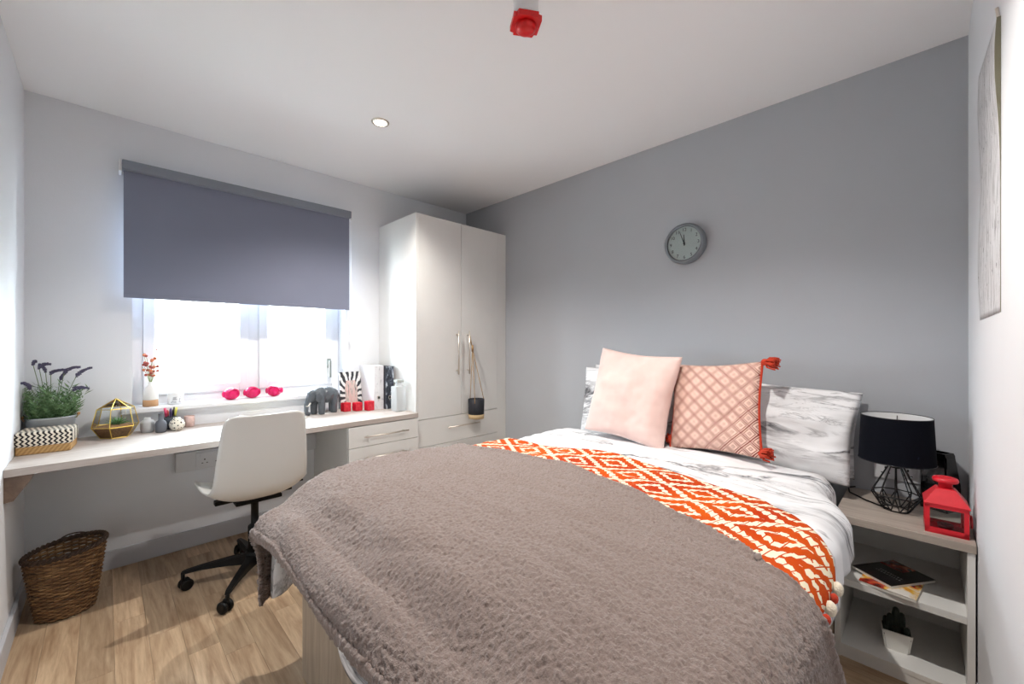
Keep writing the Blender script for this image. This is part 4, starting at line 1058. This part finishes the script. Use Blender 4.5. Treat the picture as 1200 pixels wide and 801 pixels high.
for j in range(9):
    a = j*0.7; e = Vector((0.042*math.cos(a)*r_.uniform(0.6, 1.2), 0.02*math.sin(a)*r_.uniform(0.6, 1.2), r_.uniform(0.20, 0.315)))
    base = Vector((0, 0, 0.12)); st = mesh_obj('twig', tube([base, base.lerp(e, 0.5)+Vector((0, 0, 0.01)), e], 0.0011, 5), M_twig, fv)
    for q in range(3):
        p = base.lerp(e, 0.45+0.27*q)+Vector((r_.uniform(-.008, .008), r_.uniform(-.006, .006), 0.01))
        mesh_obj('berry', ball(p, r_.uniform(0.0062, 0.0095), sub=2), M_berry if (j+q) % 3 else M_berry2, st, True)
t = NT('printed_mug'); n1 = t.noise(t.coord(), 60, 3, 0.6, 1.0); z_ = t.sep(t.coord())[2]
bnd = t.math('MULTIPLY', t.math('GREATER_THAN', z_, 0.012), t.math('LESS_THAN', z_, 0.045)); f = t.math('MULTIPLY', t.math('MULTIPLY', t.math('LESS_THAN', n1, 0.46), bnd), 0.6)
t.col(t.mix(f, S(236, 236, 236), S(120, 122, 130))); t.set(Roughness=0.25)
vase('white_pot', 'small white printed pot standing on the sill', [(0.03, 0), (0.035, 0.004), (0.037, 0.072), (0.034, 0.073), (0.033, 0.01)], (0.292, 3.085, SZ), t.m, cat='pot')
t = NT('hot_pink_glass'); t.col(S(236, 26, 104)); t.set(Roughness=0.12, Transmission_Weight=0.35, IOR=1.4)
c_ = t.ramp(t.noise(t.coord(), 40, 2), [(0.3, S(226, 12, 92)), (0.7, S(246, 50, 128))]); t.col(c_); M_hot = t.m
gl = thing('pink_glass_bauble', 'hot pink round glass ornament on the sill, next to the white printed pot', 'ornament', (0.563, 3.075, SZ), 0.35, 'pink ornaments on the window sill')
b = bmesh.new(); ball((0, 0, 0.037), 0.040, b, 3, (1.12, 0.9, 0.94)); mesh_obj('globe', b, M_hot, gl, True)
b = bmesh.new(); tube([(0.031*math.cos(a), -0.028, 0.039+0.027*math.sin(a)) for a in [2*PI*k/24 for k in range(24)]], 0.005, 8, b, closed=True); mesh_obj('raised_rim', b, M_hot, gl, True)
for s in (-1, 1): mesh_obj('lug', ball((s*0.045, 0.002, 0.038), 0.012, sub=2, s=(0.6, 0.8, 1.6)), M_hot, gl, True)
for x_, rz_, lb in ((0.678, 0.2, 'hot pink round glass ornament on the sill, standing between two others'), (0.806, -0.35, 'hot pink round glass ornament on the sill, nearest to the elephant')):
    c = copy_tree(gl); c.location.x = x_; c.rotation_euler.z = rz_; c['label'] = lb

# open booklet, clip and pens behind the chair
bk = thing('open_notebook', 'open white notebook with a yellow page edge lying on the desk', 'notebook', (0.76, 2.87, DZ), 0.12)
mesh_obj('left_page', bx(-0.15, -0.001, -0.1, 0.1, 0, 0.008, bev=0.002), M_paper, bk); mesh_obj('right_page', bx(0.001, 0.15, -0.1, 0.1, 0, 0.007, bev=0.002), M_paper, bk)
mesh_obj('yellow_sheet', bx(-0.14, -0.03, 0.01, 0.095, 0.008, 0.0088), pmat('yellow_paper', S(238, 226, 120), 0.7, var=(30, 0.03)), bk)
t = thing('paper_weight', 'small round grey paperweight on the desk behind the chair', 'paperweight', (0.52, 2.92, DZ)); mesh_obj('body', lathe([(0.014, 0), (0.017, 0.004), (0.016, 0.016), (0.006, 0.024)], 20), M_lg, t, True); mesh_obj('knob', ball((0, 0, 0.026), 0.006), M_steel, t, True)
t = thing('tape_holder', 'white block tape holder beside the notebook', 'desk tool', (0.60, 3.0, DZ)); mesh_obj('body', bx(-0.013, 0.013, -0.012, 0.012, 0, 0.035, bev=0.003), M_whitetr, t); mesh_obj('reel', tube([(-0.016, 0, 0.024), (0.016, 0, 0.024)], 0.008, 12), M_lg, t)

# elephant figurine: one faceted body
el = thing('elephant_figurine', 'dark grey faceted elephant figurine on the desk', 'figurine', (1.06, 2.90, DZ), 0.25)
b = bmesh.new()
ball((0.03, 0, 0.125), 0.06, b, 2, (1.25, 0.8, 0.95)); ball((-0.03, 0, 0.135), 0.052, b, 2, (1.0, 0.85, 1.0)); ball((0.075, 0, 0.12), 0.045, b, 2, (0.9, 0.9, 1.05))
ball((-0.082, 0, 0.128), 0.04, b, 2, (0.9, 0.75, 1.1)); ball((-0.10, 0, 0.105), 0.026, b, 2, (1, 0.8, 1.3))
tube([(-0.108, 0, 0.10), (-0.122, 0, 0.07), (-0.124, 0, 0.035), (-0.118, 0, 0.012), (-0.104, 0, 0.008), (-0.096, 0, 0.02)], 0.018, 8, b, r1=0.008)
for x_, y_, dx in ((-0.045, 0.025, -0.008), (-0.032, -0.025, 0.004), (0.078, 0.024, 0.006), (0.068, -0.024, -0.004)):
    tube([(x_, y_, 0.13), (x_+dx, y_, 0.06), (x_+dx, y_, 0.02), (x_+dx, y_, 0.001)], 0.025, 8, b, r1=0.021)
for s in (-1, 1): ball((-0.06, s*0.04, 0.122), 0.034, b, 2, (0.75, 0.22, 1.1))
tube([(0.115, 0, 0.135), (0.128, 0, 0.1), (0.128, 0, 0.06)], 0.006, 6, b, r1=0.004)
M_eleph = pmat('grey_faceted_resin', S(82, 88, 94), 0.35, var=(40, 0.18))
eb = mesh_obj('body', b, M_eleph, el)
rm = eb.modifiers.new('fuse', 'REMESH'); rm.mode = 'VOXEL'; rm.voxel_size = 0.005
dc = eb.modifiers.new('facets', 'DECIMATE'); dc.ratio = 0.05
for s in (-1, 1): mesh_obj('tusk', tube([(-0.106, s*0.018, 0.085), (-0.124, s*0.022, 0.066), (-0.138, s*0.022, 0.068)], 0.005, 8, r1=0.0015), pmat('ivory_white', S(228, 224, 214), 0.4, var=(30, 0.02)), el, True)

# zebra picture, red glass votives, binders, glass jar
zf = thing('zebra_picture', 'zebra-striped picture frame leaning against the wall on the desk', 'picture frame', (1.290, 2.975, DZ))
zf.rotation_euler = (math.radians(-8), 0, 0)
t = NT('zebra_stripes'); u = t.sep(t.coord('UV')); cx_ = t.math('SUBTRACT', u[0], 0.5); cy_ = t.math('SUBTRACT', u[1], 0.35)
an = t.math('ARCTAN2', cy_, cx_); st = t.math('SINE', t.math('ADD', t.math('MULTIPLY', an, 17.0), t.math('MULTIPLY', t.noise(t.coord('UV'), 5, 2), 5.0)))
t.col(t.mix(t.math('GREATER_THAN', st, 0.05), S(232, 232, 230), S(48, 50, 56))); t.set(Roughness=0.45)
fw, fh = 0.158, 0.27
b = bmesh.new()
fo = grid_obj('frame', lambda u, v: (-fw/2+fw*u, -0.010, fh*v), 2, 2, t.m, zf, smooth=False)
so = fo.modifiers.new('thickness', 'SOLIDIFY'); so.thickness = 0.012; so.offset = -1
t = NT('muted_photo_print'); n1 = t.noise(t.coord('UV', scale=(9, 2.2, 1)), 1.0, 4, 0.6, 0.7)
t.col(t.ramp(n1, [(0.32, S(80, 76, 78)), (0.45, S(206, 196, 186)), (0.55, S(214, 170, 166)), (0.62, S(224, 216, 206)), (0.72, S(120, 112, 104))])); t.set(Roughness=0.3)
ph = [(-0.044, 0.012), (0.044, 0.012), (0.046, 0.15), (0.032, 0.205), (-0.032, 0.205), (-0.046, 0.15)]
ob = prism(ph, -0.0125, -0.0095); pho = mesh_obj('photo', ob, t.m, zf)
uv = pho.data.uv_layers.new(name='UVMap')
for l in pho.data.loops: co = pho.data.vertices[l.vertex_index].co; uv.data[l.index].uv = (co.x/0.12+0.5, co.z/0.21)
mesh_obj('back_strut', bx(-0.02, 0.02, 0.003, 0.006, 0.0, 0.18), M_dark, zf)
t = NT('red_votive_glass'); t.col(t.ramp(t.noise(t.coord(), 50, 2), [(0.3, S(206, 18, 40)), (0.7, S(236, 50, 70))])); t.set(Roughness=0.15, Transmission_Weight=0.2); M_vot = t.m
for x_, y_, h_, lab in ((1.205, 2.875, 0.062, 'red square glass votive beside the elephant, left of the striped picture'), (1.275, 2.845, 0.060, 'red square glass votive in front of the striped picture, between two others'), (1.342, 2.80, 0.068, 'red square glass votive standing next to the white binder')):
    t = thing('red_votive', lab, 'candle holder', (x_, y_, DZ), 0.1, 'red votives on the desk')
    b = bx(-0.026, 0.026, -0.026, 0.026, 0, h_, bev=0.005); mesh_obj('glass_cube', b, M_vot, t)
    mesh_obj('wax', lathe([(0.02, h_-0.002), (0.02, h_+0.0012)], 20), M_red, t); mesh_obj('wick', tube([(0, 0, h_), (0, 0, h_+0.007)], 0.001, 5), M_dark, t)
def binder(x0, x1, y0, h, m_spine, m_side, label):
    t = thing('ring_binder', label, 'binder', ((x0+x1)/2, y0, DZ)); hw_ = (x1-x0)/2; D = min(0.235, YW-y0-0.005)
    b = bmesh.new(); hc = Vector((0, 0, 0.085)); n_ = 24
    q = [(-hw_, 0), (hw_, 0), (hw_, h), (-hw_, h)]
    def on_box(a_):
        dx, dz = math.cos(a_), math.sin(a_)
        k_ = min((hw_/abs(dx)) if abs(dx) > 1e-6 else 9, ((h-0.085 if dz > 0 else 0.085)/abs(dz)) if abs(dz) > 1e-6 else 9)
        return (dx*k_, 0.085+dz*k_)
    angs = sorted([2*PI*k/n_ for k in range(n_)]+[math.atan2(z_-0.085, x_) % (2*PI) for x_, z_ in q])
    L4 = [[b.verts.new((x_, y_, z_)) for x_, z_ in pts] for y_, pts in ((0, [(0.0095*math.cos(a_), 0.085+0.0095*math.sin(a_)) for a_ in angs]), (0, [on_box(a_) for a_ in angs]), (0.004, [on_box(a_) for a_ in angs]), (0.004, [(0.0095*math.cos(a_), 0.085+0.0095*math.sin(a_)) for a_ in angs]))]
    m_n = len(angs)
    for p_, q_ in zip(L4, L4[1:]+L4[:1]):
        for k in range(m_n): b.faces.new((p_[k], p_[(k+1) % m_n], q_[(k+1) % m_n], q_[k]))
    bmesh.ops.recalc_face_normals(b, faces=list(b.faces))
    mesh_obj('spine', b, m_spine, t)
    for s in (-1, 1): mesh_obj('board', bx(min(s*hw_, s*(hw_-0.003)), max(s*hw_, s*(hw_-0.003)), 0.004, D, 0, h, bev=0.0008), m_side, t)
    mesh_obj('pages', bx(-hw_+0.006, hw_-0.006, 0.06, D-0.01, 0.006, h-0.015), M_paper, t)
    b = lathe([(0.013, -0.0015), (0.013, 0.0012), (0.0095, 0.0012), (0.0095, -0.0015)], 24, cap0=False, cap1=False)
    bmesh.ops.transform(b, matrix=Matrix.Translation((0, -0.0005, 0.085)) @ Matrix.Rotation(PI/2, 4, 'X'), verts=list(b.verts))
    r = mesh_obj('finger_ring', b, M_steel, t)
    return t
t = NT('pale_speckled_paper'); t.col(t.ramp(t.noise(t.coord(scale=(30, 30, 14)), 1.6, 4, 0.6), [(0.30, S(150, 150, 156)), (0.42, S(222, 220, 222)), (0.66, S(230, 228, 230)), (0.74, S(214, 186, 186))])); t.set(Roughness=0.5); M_spk = t.m
t = NT('dark_marbled_paper'); t.col(t.ramp(t.noise(t.coord(scale=(24, 24, 9)), 1.2, 4, 0.6, 1.2), [(0.44, S(30, 34, 46)), (0.54, S(70, 78, 92)), (0.62, S(206, 212, 220)), (0.7, S(60, 66, 80))])); t.set(Roughness=0.45); M_drk = t.m
binder(1.372, 1.447, 2.79, 0.318, M_spk, pmat('white_binder_board', S(236, 236, 238), 0.5, var=(10, 0.01)), 'wide white speckled ring binder standing by the wardrobe')
binder(1.450, 1.512, 2.76, 0.310, M_drk, pmat('navy_binder_board', S(36, 40, 54), 0.5, var=(10, 0.05)), 'dark marbled ring binder standing next to the white one')
jr = thing('glass_jar', 'tall pale glass bottle with a grey stopper next to the wardrobe', 'jar', (1.476, 2.625, DZ))
t = NT('frosted_glass'); t.col(S(244, 248, 249)); t.set(Roughness=0.15, Transmission_Weight=0.5, IOR=1.2, Alpha=0.6); M_fro = t.m
b = bx(-0.04, 0.04, -0.04, 0.04, 0, 0.178, bev=0.010); lathe([(0.03, 0.176), (0.024, 0.185), (0.022, 0.205)], 24, b)
mesh_obj('body', b, M_fro, jr); mesh_obj('stopper', bx(-0.026, 0.026, -0.026, 0.026, 0.203, 0.222, bev=0.004), pmat('grey_cork', S(170, 174, 170), 0.6, var=(40, 0.08)), jr)
